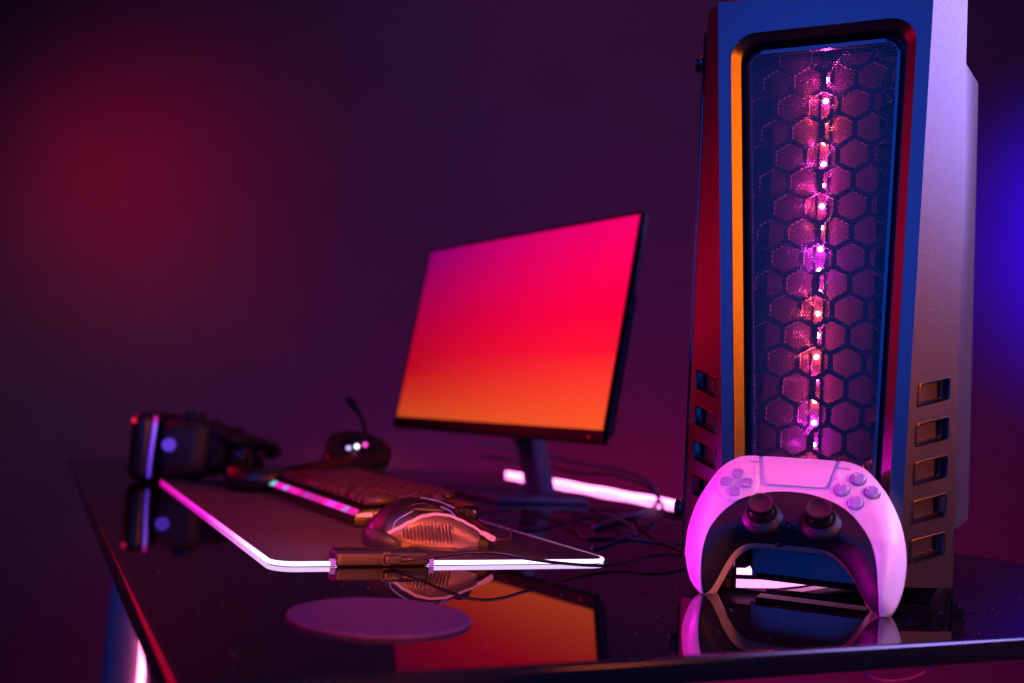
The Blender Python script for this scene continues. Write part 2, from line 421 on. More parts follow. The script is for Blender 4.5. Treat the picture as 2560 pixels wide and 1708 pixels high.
lathe('socket', [(0.0056, 0), (0.0056, 0.0010), (0.0048, 0.0012), (0, 0.0012)], M_dark2, cb, mtx=frame_mtx((0.002, 0.0, 0.0064), (1, 0, 0), (0, 0, 1), (0, -1, 0)))
for sx in (-1, 1): box('strip_end', (sx * 0.041 - .002, 0.001, 0.0006), (sx * 0.041 + .002, 0.0075, 0.0056), emis('strip_end_light', (0.45, 0.08, 1.0), .5), cb)
# usb cable
usb = empty('usb_cable', (0.1996, 0.300, 0), label='thin black USB cable plugged into the control box and arching over the desk', cat='cable')
O = usb.location
ub = box('plug', (-0.0035, 0.0030, 0.0030), (0.0095, 0.0095, 0.0098), M_cable, usb, .0012)
ub.location = (0, 0, 0); ub.rotation_euler = (0, 0, 0)
tube('strain_relief', [Vector(p) - O for p in ((0.2075, 0.3075, 0.0066), (0.213, 0.3045, 0.0068), (0.2185, 0.3005, 0.0076))], lambda t: 0.0026 - .0009 * t + .0003 * math.sin(t * 40), M_cable, usb, n=12)
cab = [(0.216, 0.302, 0.0072), (0.225, 0.294, 0.0092), (0.239, 0.277, 0.0140), (0.2560, 0.2640, 0.0180), (0.276, 0.2600, 0.0175), (0.300, 0.2636, 0.0130), (0.3368, 0.2739, 0.0075),
       (0.3813, 0.2849, 0.0032), (0.4146, 0.2933, 0.0040), (0.438, 0.301, 0.0075), (0.462, 0.3084, 0.0085), (0.4923, 0.3134, 0.0060), (0.55, 0.315, 0.0022), (0.62, 0.36, 0.0022)]
tube('cord', [Vector(p) - O for p in cab], 0.0013, M_cable, usb, n=12)

# ================================================================== COASTER
co = empty('coaster', (0.1330, 0.1225, 0), label='smooth round purple-lit coaster lying near the desk corner', cat='coaster')
lathe('disc', [(0.0540, 0.0002), (0.0548, 0.0006), (0.0548, 0.0016), (0.0542, 0.0022), (0, 0.0022)], M_disc, co, seg=96, deg=30)

# ================================================================== MOUSE
MO = Vector((0.262, 0.392, 0.0046)); myaw = math.radians(-21.0)
ms = empty('computer_mouse', MO, myaw, label='wired gaming mouse with ribbed side grip and pink trim on the pad', cat='mouse')
# local: x forward (tail to nose), y left, z up.  near (camera) side is -y
def lerp_tab(tab, x):
    if x <= tab[0][0]: return tab[0][1]
    for (a, b), (c, d) in zip(tab, tab[1:]):
        if x <= c:
            t = (x - a) / (c - a); t = t * t * (3 - 2 * t) * .5 + t * .5; return b + (d - b) * t
    return tab[-1][1]
TOPZ = [(-54, 11), (-51.5, 18), (-46, 25.5), (-39, 32), (-31, 37.5), (-23, 41), (-14, 43), (-4, 43.2), (10, 41), (22, 37), (34, 31), (45, 24.5), (54, 19), (60, 15), (63, 11)]
WID = [(-54, 9), (-51.5, 17), (-45, 24), (-34, 29.5), (-15, 32), (5, 30), (25, 29), (45, 30), (56, 27), (61, 20), (63, 12)]
SIDEZ = [(-54, 9), (-31, 14), (-24, 18), (-14, 24), (-3, 29.5), (8, 31.5), (20, 30.5), (30, 27), (40, 22.5), (50, 17), (60, 12), (63, 9)]
LOWZ = [(-54, 4), (-31, 12), (-20, 8), (-8, 4.5), (4, 3), (30, 3), (46, 7), (55, 9), (63, 6)]
def mx(x): return (x)
V, Fc = [], []; xs = [-54 + 117 * i / 60 for i in range(61)]; NS = 48
for x in xs:
    w = lerp_tab(WID, x); zt = lerp_tab(TOPZ, x)
    for k in range(NS + 1):
        a = PI * k / NS; c, s = math.cos(a), math.sin(a)
        y = w * math.copysign(abs(c) ** .62, c); z = zt * abs(s) ** .62
        # waist on both sides low down
        inw = 4.0 * max(0, 1 - abs(x - 5) / 40) * math.exp(-((z - 9) / 8) ** 2)
        y -= math.copysign(inw, c)
        V.append(Vector((x, y, max(z, 0.6))) / 1000)
for i in range(60):
    for k in range(NS):
        Fc.append((i * (NS + 1) + k, (i + 1) * (NS + 1) + k, (i + 1) * (NS + 1) + k + 1, i * (NS + 1) + k + 1))
Fc.append(tuple(range(NS + 1))); Fc.append(tuple(60 * (NS + 1) + k for k in range(NS + 1))[::-1])
Fc.append(tuple([i * (NS + 1) for i in range(61)] + [i * (NS + 1) + NS for i in range(60, -1, -1)]))
sh = link('shell', V, Fc, M_mouse, ms, smooth=True); smooth_angle(sh, 60)
def mside(x, z, out=0.0, side=-1):
    """point on the flank of the mouse shell"""
    w = lerp_tab(WID, x); zt = lerp_tab(TOPZ, x); s = min(1, max(0, z / zt)) ** (1 / .62); c = math.sqrt(max(0, 1 - s * s))
    y = w * c ** .62; y -= 4.0 * max(0, 1 - abs(x - 5) / 40) * math.exp(-((z - 9) / 8) ** 2)
    return Vector((x, side * (y + out), z)) / 1000
# grip panel with ribs
V, Fc = [], []; nx, nz = 150, 22
for i in range(nx + 1):
    x = -31 + 78 * i / nx; zl, zh = lerp_tab(LOWZ, x), lerp_tab(SIDEZ, x) - .8
    if zh < zl + .3: zh = zl + .3
    for j in range(nz + 1):
        t = j / nz; z = zl + (zh - zl) * t
        rib = 0
        xr = x + 4.5 * (t - .5)
        if -20 < xr < 24 and .12 < t < .80:
            rib = 0.75 * max(0, math.cos((xr) * 2 * PI / 3.1)) ** .7 * min(1, (t - .12) * 12) * min(1, (.80 - t) * 9)
        V.append(mside(x, z, 1.0 - rib * 1.3 + .5 * math.sin(PI * t)))
for i in range(nx):
    for j in range(nz):
        a = i * (nz + 1) + j; Fc.append((a, a + 1, a + nz + 2, a + nz + 1))
gp = link('side_grip', V, Fc, M_mgrip, ms, smooth=True)
md = gp.modifiers.new('thickness', 'SOLIDIFY'); md.thickness = .0008; md.offset = -1
M_mtrim = emis('mouse_trim_light', (1.0, 0.13, 0.30), .85); M_mtrim2 = emis('mouse_accent_light', (0.35, 0.12, 1.0), .35)
tp = [mside(x, lerp_tab(SIDEZ, x), 1.0) for x in [-32 + 92 * i / 60 for i in range(61)]]
tube('trim', tp, lambda t: .0016 + .0016 * max(0, t - .85) / .15 * (1 if t < .97 else .7), M_mtrim, ms, raw=True, sides=10)
tube('accent_line', [mside(-28, 16.5, .6), mside(-27.5, 20, .3), mside(-26, 24, .4), mside(-18, 30, .4), mside(-8, 35, .4), mside(-3, 36.5, .2)], .0006, M_mtrim2, ms, n=8, sides=6)
tube('accent_line', [mside(26, 29.5, .8), mside(20, 34.5, .4), mside(12, 37.5, .3)], .0006, M_mtrim2, ms, n=8, sides=6)
tube('accent_line', [Vector((x, y, lerp_tab(TOPZ, x) + .2)) / 1000 for x, y in ((-6, -6), (6, -5), (18, -6), (24, -10))], .0006, M_mtrim2, ms, n=8, sides=6)
for (xa, xb, z0, dz) in ((-20, 16, 36, 3.0), (-17, 6, 40, 1.2)):
    tube('seam', [mside(xa + (xb - xa) * k / 5, z0 - 3.2 * (k / 5 - .5) ** 2 * 4 + dz * k / 5 - 1, -.25) for k in range(6)], .0004, M_mgrip, ms, n=6, sides=6)
box('side_button', (-0.012, -0.0302, 0.0335), (0.016, -0.0255, 0.0370), M_mouse, ms, .001)
# dark undercut at the tail
V = []; Fc = []
for x, z0, z1, y in ((-53.5, 1, 15, -7), (-51, .6, 15.5, -14), (-45.5, .4, 15.5, -22.5), (-38, .3, 14.5, -28), (-30, .3, 12.5, -32), (-20, .3, 7, -33.0)):
    V += [Vector((x, y, z0)) / 1000, Vector((x, y - .8, z1)) / 1000]
for i in range(5): Fc.append((2 * i, 2 * i + 1, 2 * i + 3, 2 * i + 2))
lwr = link('lower_skirt', V, Fc, M_dark2, ms, smooth=True); md = lwr.modifiers.new('thickness', 'SOLIDIFY'); md.thickness = .0016; md.offset = 0
tube('scroll_wheel', [(0.034 + .008 * math.cos(a), 0, 0.026 + .008 * math.sin(a)) for a in [2 * PI * k / 24 for k in range(24)]], .0028, M_rub, ms, raw=True, closed=True)
mc = [(0.3235, 0.3700, 0.0135), (0.3385, 0.392, 0.0105), (0.3655, 0.430, 0.0068), (0.3900, 0.4800, 0.0062), (0.4136, 0.5237, 0.004), (0.4483, 0.5483, 0.0022), (0.4753, 0.5692, 0.0022), (0.5266, 0.6197, 0.0022), (0.6007, 0.6872, 0.0022), (0.6636, 0.7035, 0.0022), (0.70, 0.62, 0.0022), (0.72, 0.50, .0022)]
mcb = tube('mouse_cord', [Vector(p) for p in mc], 0.0013, M_cableL)
inv = Matrix.Translation(MO) @ Matrix.Rotation(myaw, 4, 'Z'); mcb.data.transform(inv.inverted()); mcb.parent = ms; mcb.name = 'cord'

# ================================================================== KEYBOARD
kb = empty('keyboard', (0.2365, 0.5270, 0.0047), math.radians(-88.4), label='black mechanical keyboard with lit front strip lying on the mouse pad', cat='keyboard')
KL, KD = 0.385, 0.138
V = []; 
for (x0, x1) in ((-KL, 0),):
    pr = [(0.0, 0.0), (0.0, 0.0125), (0.0055, 0.0165), (0.010, 0.0175), (KD, 0.0240), (KD, 0.006), (KD - .02, 0.0)]
V = [(-KL, y, z) for y, z in pr] + [(0, y, z) for y, z in pr]; n = len(pr)
Fc = [tuple(range(n)), tuple(range(n, 2 * n))[::-1]] + [(i, n + i, n + (i + 1) % n, (i + 1) % n) for i in range(n)]
case = link('case', V, Fc, M_dark, kb); bevel(case, .0012, 2, 30)
slope = math.atan2(0.0065, KD - .01)
def kz(y): return 0.0175 + (y - .010) * math.tan(slope)
U = 0.01905
def keycap_mesh(w, d):
    hw, hd = w * U / 2 - .0009, d * U / 2 - .0009; ti = .0024; h = .0088
    bm = bmesh.new()
    b = [bm.verts.new((sx * hw, sy * hd, 0)) for sx, sy in ((-1, -1), (1, -1), (1, 1), (-1, 1))]
    t = [bm.verts.new((sx * (hw - ti), sy * (hd - ti) + .0006, h)) for sx, sy in ((-1, -1), (1, -1), (1, 1), (-1, 1))]
    bm.faces.new(b[::-1]); bm.faces.new(t)
    for k in range(4): bm.faces.new((b[k], b[(k + 1) % 4], t[(k + 1) % 4], t[k]))
    bmesh.ops.bevel(bm, geom=bm.edges[:], offset=.0009, segments=2, affect='EDGES')
    for sx in ((-.0030, -.0006), (.0010, .0034)) if w < 6 else ():
        q = [bm.verts.new((x_, y_, h + .00012)) for x_, y_ in ((sx[0], .0005), (sx[1], .0005), (sx[1], .0032), (sx[0], .0032))]
        f_ = bm.faces.new(q); f_.material_index = 1
    me = bpy.data.meshes.new('keycap'); bm.to_mesh(me); bm.free(); me.materials.append(M_key); me.materials.append(M_legend)
    for p in me.polygons: p.use_smooth = True
    return me
kmesh = {}
def key(x, row, w, d=1.0):
    k = (w, d)
    if k not in kmesh: kmesh[k] = keycap_mesh(w, d)
    o = bpy.data.objects.new('keycap', kmesh[k]); COL.objects.link(o); o.parent = kb
    y = .0125 + (row + d / 2) * U
    o.location = (-KL + .0095 + (x + w / 2) * U, y, kz(y) + .0035); o.rotation_euler = (slope, 0, 0)
rows = [[1.25, 1.25, 1.25, 6.25, 1.25, 1.25, 1.25, 1.25, .25, 2, 1], [2.25] + [1] * 10 + [2.75, .25, 1, 1, 1], [1.75] + [1] * 11 + [2.25, .25, 1, 1, 1],
        [1.5] + [1] * 12 + [1.5, .25, 1, 1, 1], [1] * 13 + [2, .25, 1, 1, 1, 1], [1, -.5, 1, 1, 1, 1, -.25, 1, 1, 1, 1, -.25, 1, 1, 1, 1, .25, 1, 1, 1, 1]]
for r, row in enumerate(rows):
    x = 0
    for w in row:
        if w < 0: x -= w; continue
        if w == .25: x += w; continue
        key(x, r, w); x += w
key(18.25, 0, 1, 2); key(18.25, 2, 1, 2)
random.seed(5)
fx, i = -KL + .002, 0
kcol = [((.55, 1, .75), .012), ((.85, .05, .6), .014), ((.05, .75, .6), .020)]
while fx < -.003:
    c, w_ = kcol[i] if i < 3 else (random.choice([(1, .02, .62), (1, .01, .5), (.30, .12, 1), (.42, .26, 1), (.75, .05, .9)]), random.uniform(.008, .030))
    w_ = min(w_, -.002 - fx)
    m = emis('front_strip_light_%d' % i, c, random.uniform(.5, 1.15) if i else .9)
    o = link('light_strip', [(fx, -.0004, .0118), (fx + w_, -.0004, .0118), (fx + w_, .0052, .0172), (fx, .0052, .0172)], [(0, 1, 2, 3)], m, kb)
    md = o.modifiers.new('thickness', 'SOLIDIFY'); md.thickness = .0008; md.offset = 0
    fx += w_; i += 1
for i, (y0, y1) in enumerate(((.002, .019), (.0215, .050), (.0525, .080), (.0825, .110), (.1125, .134))):
    o = link('side_light_strip', [(.0006, y0, .0105), (.0006, y1, .0105), (-.0012, y1, kz(y1) - .0002), (-.0012, y0, kz(y0) - .0002 if y0 > .01 else .0145)], [(0, 1, 2, 3)], emis('side_strip_light', (1.0, .14, .20), 1.05), kb)
    md = o.modifiers.new('thickness', 'SOLIDIFY'); md.thickness = .0008; md.offset = 0

# ================================================================== MONITOR
mon = empty('monitor', (0.64, 0.95, 0), label='slim black monitor showing a pink to orange gradient, on a stand', cat='monitor')
yaw, tilt = 1.372, 0.1604
nrm = Vector((-math.sin(yaw), -math.cos(yaw), 0)); xr = Vector((math.cos(yaw), -math.sin(yaw), 0)); upT = Vector((0, 0, 1)) * math.cos(tilt) - nrm * math.sin(tilt)
fr = nrm * math.cos(tilt) + Vector((0, 0, 1)) * math.sin(tilt)
MC = Vector((0.5742, 0.9276, 0.2610)) - mon.location
def mp_mon(x, y, z): return MC + xr * x + upT * y + fr * z          # z towards the viewer side
def mbox(name, lo, hi, m, bev=0.0, parent=None):
    x0, y0, z0 = lo; x1, y1, z1 = hi
    v = [mp_mon(*p) for p in [(x0, y0, z0), (x1, y0, z0), (x1, y1, z0), (x0, y1, z0), (x0, y0, z1), (x1, y0, z1), (x1, y1, z1), (x0, y1, z1)]]
    o = link(name, v, [(0, 3, 2, 1), (4, 5, 6, 7), (0, 1, 5, 4), (1, 2, 6, 5), (2, 3, 7, 6), (3, 0, 4, 7)], m, parent or mon)
    if bev: bevel(o, bev, 3)
    return o
hw, hh = .2635, .148
mbox('bezel', (-hw - .0045, hh + .0002, -.007), (hw + .0045, hh + .004, .0012), M_mon, .0008)
mbox('bezel', (-hw - .0045, -hh, -.007), (-hw - .0002, hh, .0012), M_mon, .0008)
mbox('bezel', (hw + .0002, -hh, -.007), (hw + .0045, hh, .0012), M_mon, .0008)
mbox('chin', (-hw - .0045, -hh - .019, -.009), (hw + .0045, -hh - .0002, .0022), M_mon, .0015)
mbox('back_panel', (-hw - .004, -hh - .010, -.0125), (hw + .004, hh + .0035, -.0074), M_monb, .001)
mbox('rear_housing', (-hw + .03, -hh - .006, -.027), (hw - .004, .045, -.0128), M_mon, .006)
# screen: its own picture, a colour gradient
scm = bpy.data.materials.new('screen_picture'); scm.use_nodes = True; nt = scm.node_tree; b = nt.nodes['Principled BSDF']
tc = nt.nodes.new('ShaderNodeTexCoord'); sp = nt.nodes.new('ShaderNodeSeparateXYZ'); nt.links.new(tc.outputs['UV'], sp.inputs[0])
def ramp(stops):
    r = nt.nodes.new('ShaderNodeValToRGB')
    while len(r.color_ramp.elements) < len(stops): r.color_ramp.elements.new(.5)
    for e, (p, c) in zip(r.color_ramp.elements, stops): e.position = p; e.color = (*c, 1)
    nt.links.new(sp.outputs[1], r.inputs['Fac']); return r
def lin(*c): return tuple(((v / 255 + .055) / 1.055) ** 2.4 if v > 10 else v / 255 / 12.92 for v in c)
rl = ramp([(0.0, lin(205, 78, 28)), (0.13, lin(200, 45, 25)), (0.27, lin(188, 10, 28)), (0.5, lin(180, 0, 52)), (0.75, lin(160, 0, 84)), (1.0, lin(130, 0, 112))])
rr = ramp([(0.0, lin(242, 90, 28)), (0.20, lin(246, 62, 34)), (0.36, lin(252, 20, 44)), (0.55, lin(255, 0, 62)), (0.8, lin(255, 0, 92)), (1.0, lin(250, 0, 112))])
mxn = nt.nodes.new('ShaderNodeMix'); mxn.data_type = 'RGBA'; nt.links.new(sp.outputs[0], mxn.inputs['Factor'])
nt.links.new(rl.outputs['Color'], mxn.inputs['A']); nt.links.new(rr.outputs['Color'], mxn.inputs['B'])
nt.links.new(mxn.outputs['Result'], b.inputs['Emission Color']); b.inputs['Emission Strength'].default_value = 0.94
b.inputs['Base Color'].default_value = (.01, .01, .01, 1); b.inputs['Roughness'].default_value = .35
v = [mp_mon(-hw, -hh, 0), mp_mon(hw, -hh, 0), mp_mon(hw, hh, 0), mp_mon(-hw, hh, 0)]
v += [q - fr * .002 for q in v]
scr = link('screen', v, [(0, 1, 2, 3), (7, 6, 5, 4), (0, 4, 5, 1), (1, 5, 6, 2), (2, 6, 7, 3), (3, 7, 4, 0)], scm, mon)
uv = scr.data.uv_layers.new(name='UVMap'); uvc = {0: (0, 0), 1: (1, 0), 2: (1, 1), 3: (0, 1), 4: (0, 0), 5: (1, 0), 6: (1, 1), 7: (0, 1)}
for lp in scr.data.loops: uv.data[lp.index].uv = uvc[lp.vertex_index]
lathe('power_button', [(0.0016, 0), (0.0016, .0006), (0, .0006)], M_steel, mon, mtx=frame_mtx(mp_mon(hw - .022, -hh - .0105, .0022), xr, upT, fr), seg=16)
# stand
ml = mon.location
def nb(name, a, b, m, bev): return box(name, Vector(a) - ml, Vector(b) - ml, m, mon, bev)
v = []
for z, xc in ((0.009, 0.667), (0.17, 0.622)):
    for dx, dy in ((-.012, -.028), (.014, -.028), (.014, .028), (-.012, .028)): v.append(Vector((xc + dx, 0.955 + dy, z)) - ml)
nk = link('neck', v, [(0, 3, 2, 1), (4, 5, 6, 7), (0, 1, 5, 4), (1, 2, 6, 5), (2, 3, 7, 6), (3, 0, 4, 7)], M_stand, mon); bevel(nk, .002)
nb('base_plate', (0.548, 0.856, 0.0005), (0.700, 1.075, 0.0085), M_stand, .002)
box('hinge', Vector((0.595, 0.925, 0.15)) - ml, Vector((0.640, 0.985, 0.215)) - ml, M_mon, mon, .004)
tube('cord', [Vector(p) - ml for p in ((0.5900, 0.935, 0.112), (0.600, 0.935, 0.098), (0.616, 0.94, 0.080), (0.640, 0.945, 0.065), (0.655, 0.955, 0.03), (0.72, 1.0, .0035))], .0022, M_cable, mon)
tube('power_cord', [Vector(p) - ml for p in ((0.66, 1.20, .075), (0.74, 1.22, 0.066), (0.80, 1.2069, 0.059), (0.80, 1.1301, 0.0532), (0.80, 1.0155, 0.0509), (0.80, 0.9133, 0.0480), (0.80, 0.8593, 0.0400), (0.80, 0.8329, 0.0290), (0.795, 0.815, 0.0130), (0.77, 0.79, .0042), (0.70, 0.72, .0032), (0.60, 0.62, .0032), (0.53, 0.55, .0032))], .0030, M_cableL, mon)
tube('video_cord', [Vector(p) - ml for p in ((0.67, 1.20, .052), (0.75, 1.21, 0.045), (0.80, 1.183, 0.0385), (0.80, 1.1155, 0.0345), (0.80, 1.0412, 0.0360), (0.80, 0.9594, 0.0405), (0.80, 0.8984, 0.0360), (0.80, 0.8453, 0.0279), (0.79, 0.80, 0.0120), (0.76, 0.74, .0035), (0.72, 0.60, .0030))], .0026, M_cable, mon)
# loose thin cables on the desk
lc = [([(0.6567, 0.7829, 0.0016), (0.6929, 0.7876, 0.0016), (0.6697, 0.7023, 0.0016), (0.6377, 0.6292, 0.0018), (0.6097, 0.5782, 0.0016), (0.5859, 0.5237, 0.0016), (0.5583, 0.4675, 0.0016), (0.5371, 0.386, 0.0016)], 'thin loose cable running from behind the stand towards the tower', M_cable),
      ([(0.6367, 0.7233, 0.005), (0.6097, 0.6382, 0.007), (0.5859, 0.5637, 0.006), (0.5600, 0.5100, 0.004), (0.5111, 0.4628, 0.0015), (0.4603, 0.4145, 0.0015), (0.4401, 0.4000, 0.0015)], 'violet-lit loose cable curling across desk beside the pad corner', M_cableL),
      ([(0.5477, 0.7662, 0.0015), (0.5334, 0.6812, 0.0015), (0.5232, 0.6132, 0.0045), (0.494, 0.527, 0.0025), (0.4744, 0.4728, 0.0015), (0.5248, 0.4693, 0.0015), (0.5799, 0.4083, 0.0015)], 'black loose cable looping between monitor base and mouse pad', M_cable)]
for p, lab, m in lc:
    o = tube('loose_cable', p, .0014, m); tag(o, lab, 'cable', 'loose cables on the desk')
hc = tube('hanging_cable', [(0.425, 0.040, -0.0125), (0.4210, 0.034, -0.0178), (0.4275, 0.03, -0.0238), (0.4373, 0.03, -0.0286), (0.4495, 0.03, -0.0306), (0.4653, 0.03, -0.03), (0.4796, 0.03, -0.0266), (0.4915, 0.032, -0.0205), (0.498, .038, -.0125)], .0009, mat('magenta_lit_cable', (0.55, 0.05, 0.35), .4))  # magenta light on the cord is put into its base colour
tag(hc, 'thin magenta-lit cable loop hanging below the near desk edge', 'cable')

# ================================================================== HEADSET
HL = W(-0.325, 1.50, 0); HR = W(-0.205, 1.545, 0)
hs = empty('headset', W(-0.27, 1.50, 0), label='black headset with raised microphone boom lying behind the keyboard', cat='headset')
hO = hs.location
def cup(px, ax, r, th, name='ear_cup'):
    ax = Vector(ax).normalized(); x = ax.cross(Vector((0, 0, 1))).normalized(); y = ax.cross(x)
    m4 = frame_mtx(Vector(px) - hO, x, y, ax)
    o = lathe(name, [(0, -th), (r * .5, -th), (r * .8, -th * .85), (r * .97, -th * .5), (r, -th * .2), (r, th * .1), (r * .93, th * .3)], M_dark, hs, mtx=m4)
    lathe('ear_cushion', [(r * .9, th * .32), (r * .98, th * .5), (r * .95, th * .8), (r * .75, th * 1.0), (r * .55, th * .8), (r * .5, th * .4)], M_rub, hs, mtx=m4)
    return o
c1 = W(-0.388, 1.49, 0.040); c2 = W(-0.226, 1.53, 0.046)
cup(c1, R0 * -.5 - F0 * .8 + Vector((0, 0, .1)), .036, .020)
cup(c2, R0 * .18 - F0 * .35 + Vector((0, 0, .92)), .052, .030)
hb = [c1 + Vector((0, 0, .0)), c1 - F0 * .05 + R0 * .01 + Vector((0, 0, -.012)), W(-0.372, 1.36, 0.020), W(-0.335, 1.335, 0.021), W(-0.285, 1.36, 0.026), c2 - F0 * .07 + Vector((0, 0, -.006)), c2 - F0 * .02]
path = spline([p - hO for p in hb], 10); V, Fc = [], []
for i, p in enumerate(path):
    T = (path[min(i + 1, len(path) - 1)] - path[max(i - 1, 0)]).normalized(); Nn = T.cross(Vector((0, 0, 1))).normalized()
    for a, bz in ((-.003, -.016), (.003, -.016), (.005, 0), (.003, .016), (-.003, .016), (-.005, 0)): V.append(p + Nn * a + Vector((0, 0, bz)))
for i in range(len(path) - 1):
    for k in range(6): Fc.append((i * 6 + k, i * 6 + (k + 1) % 6, (i + 1) * 6 + (k + 1) % 6, (i + 1) * 6 + k))
hbo = link('headband', V, Fc, M_dark, hs, smooth=True)
# yoke and microphone boom
tube('microphone_boom', [p - hO for p in (c2 + Vector((0, 0, .020)) + R0 * .006, W(-0.2150, 1.53, 0.083), W(-0.2190, 1.53, 0.100), W(-0.2270, 1.53, 0.116), W(-0.236, 1.53, 0.127))], .0034, M_rub, hs)
tube('microphone', [p - hO for p in (W(-0.233, 1.53, 0.124), W(-0.240, 1.53, 0.133), W(-0.246, 1.53, 0.140))], lambda t: .0062 * (1 - .25 * (2 * t - 1) ** 2), M_rub, hs)
for k, (du_, dh, c, s) in enumerate(((-.2345, .0640, (.55, .42, 1), 2.2), (-.2222, .0674, (.75, .72, 1), 4.0), (-.2100, .0708, (1, .04, .55), 2.2))):
    cpt = W(du_, 1.498, dh) - hO
    lathe('indicator_light', [(0.0032, 0), (0.0032, .001), (0, .001)], emis('indicator_light_%d' % k, c, s), hs, mtx=frame_mtx(cpt, R0, Vector((0, 0, 1)), -F0), seg=16)
tube('cord', [p - hO for p in (W(-0.225, 1.52, 0.03), W(-0.205, 1.50, 0.018), W(-0.18, 1.49, 0.004), W(-0.12, 1.52, 0.0022))], .0018, M_cable, hs)

# ================================================================== VR HEADSET
vr = empty('vr_headset', W(-0.482, 1.46, 0), label='dark virtual reality headset with violet-lit rim standing at the far left of desk', cat='VR headset')
vO = vr.location
ax, ay = R0, F0
def vp(x, y, z): return R0 * x + F0 * y + Vector((0, 0, z))     # local to the headset: right, away, up
def vbox(name, lo, hi, m, bev):
    x0, y0, z0 = lo; x1, y1, z1 = hi
    v = [vp(*p) for p in [(x0, y0, z0), (x1, y0, z0), (x1, y1, z0), (x0, y1, z0), (x0, y0, z1), (x1, y0, z1), (x1, y1, z1), (x0, y1, z1)]]
    o = link(name, v, [(0, 3, 2, 1), (4, 5, 6, 7), (0, 1, 5, 4), (1, 2, 6, 5), (2, 3, 7, 6), (3, 0, 4, 7)], m, vr); bevel(o, bev, 5); return o
vbox('visor', (-0.058, -0.03, 0.001), (-0.024, 0.12, 0.100), M_dark, .015)
vbox('body', (-0.022, -0.022, 0.006), (0.056, 0.112, 0.094), M_dark2, .026)
vbox('face_cushion', (0.046, -0.010, 0.022), (0.078, 0.10, 0.084), M_rub, .012)
tube('rim_highlight', [vp(-0.0235, -0.029, .008), vp(-0.0225, -0.030, .040), vp(-0.0205, -0.030, .075), vp(-0.0205, -0.0285, .096)], .0030,  # reflection on the glossy visor edge, made as a glowing strip
     emis_y('vr_rim_highlight', [(0, lin(40, 30, 170)), (.55, lin(110, 60, 230)), (.84, lin(130, 85, 250)), (.9, lin(190, 0, 170)), (1, lin(150, 0, 110))], 1.1, 0.005, .099, 2), vr)
lathe('knob', [(0.0095, 0), (0.0095, .003), (0.0085, .004), (0, .004)], emis('vr_knob_highlight', lin(80, 50, 215), .9), vr, mtx=frame_mtx(vp(0.0, -0.0225, .056), R0, Vector((0, 0, 1)), -F0))  # emission paints the lavender highlight on the knob
lathe('indicator_light', [(0.0035, 0), (0.0035, .002), (0, .002)], emis('vr_indicator_light', (1, 0, .02), .9), vr, mtx=frame_mtx(vp(-0.050, -0.0302, .088), R0, Vector((0, 0, 1)), -F0), seg=16)
tube('strap', [vp(.070, .00, .075), vp(.083, -.01, .070), vp(.105, .0, .066), vp(.125, .03, .060), vp(.13, .07, .05), vp(.10, .10, .045)], .010, M_rub, vr)
vbox('adjuster', (0.084, -0.02, 0.008), (0.114, 0.03, 0.060), M_dark, .012)
vbox('top_clip', (0.010, -0.005, 0.092), (0.034, 0.03, 0.104), M_dark, .004)

# ================================================================== PC TOWER
TP = Vector((0.5702, 0.0861, 0)); tx = Vector((0.6403, -0.7681, 0)).normalized(); tn = Vector((0.7681, 0.6403, 0)).normalized()
tw = empty('computer_tower', TP - tx * .104 + tn * .2, label='tall black computer tower with meshed front and pink lights inside', cat='computer tower')
tO = tw.location
def T(x, z, y=0.0):            # mm across (0 at its right side), mm up, mm into the case
    return TP + tx * (x / 1000) + tn * (y / 1000) + Vector((0, 0, z / 1000)) - tO
def cxz(z): return -106.5 + 3.6 * (430 - z) / 320
def quad(name, pts, m, th=0.0, parent=None):
    o = link(name, pts, [(0, 1, 2, 3)], m, parent or tw)
    if th: md = o.modifiers.new('thickness', 'SOLIDIFY'); md.thickness = th; md.offset = 0
    return o
# outlines in the front plane (x, z)
Zt, Zb = 481.0, 16.0
def flat_hw(z): return 66.5 + 17.5 * (z - 50) / 430
def outline(hw_fn, zt, zb, r, off=0, n=8):
    """tapered opening with rounded top corners, square and open at the bottom"""
    pts = [(cxz(zb) - hw_fn(zb), zb), (cxz(zb) + hw_fn(zb), zb)]
    cR = (cxz(zt - r) + hw_fn(zt - r) - r, zt - r); cL = (cxz(zt - r) - hw_fn(zt - r) + r, zt - r)
    for k in range(n + 1): a = PI / 2 * k / n; pts.append((cR[0] + r * math.cos(a), cR[1] + r * math.sin(a)))
    for k in range(n + 1): a = PI / 2 + PI / 2 * k / n; pts.append((cL[0] + r * math.cos(a), cL[1] + r * math.sin(a)))
    return pts
rec_hw = lambda z: 59.0 + 12.6 * (z - 110) / 320
slo_hw = lambda z: 52.0 + 12.6 * (z - 110) / 320
rim_hw = lambda z: 48.3 + 12.2 * (z - 110) / 320
msh_hw = lambda z: 45.2 + 12.0 * (z - 110) / 320
O_rec = outline(rec_hw, 452, Zb, 20); O_slo = outline(slo_hw, 446, Zb, 15); O_slo2 = O_slo; O_rim = outline(rim_hw, 441.5, Zb - 6, 12); O_msh = outline(msh_hw, 437.5, 70, 9)
def loft(name, rings, m, closed=False, parent=None, deg=30):
    n = len(rings[0]); V = [p for r in rings for p in r]; Fc = []
    rng = range(n) if closed else range(1, n)           # skip the bottom edge (0 -> 1)
    for a in range(len(rings) - 1):
        for i in rng:
            j = (i + 1) % n; Fc.append((a * n + i, a * n + j, (a + 1) * n + j, (a + 1) * n + i))
    o = link(name, V, Fc, m, parent or tw); smooth_angle(o, deg); return o
YF = -30
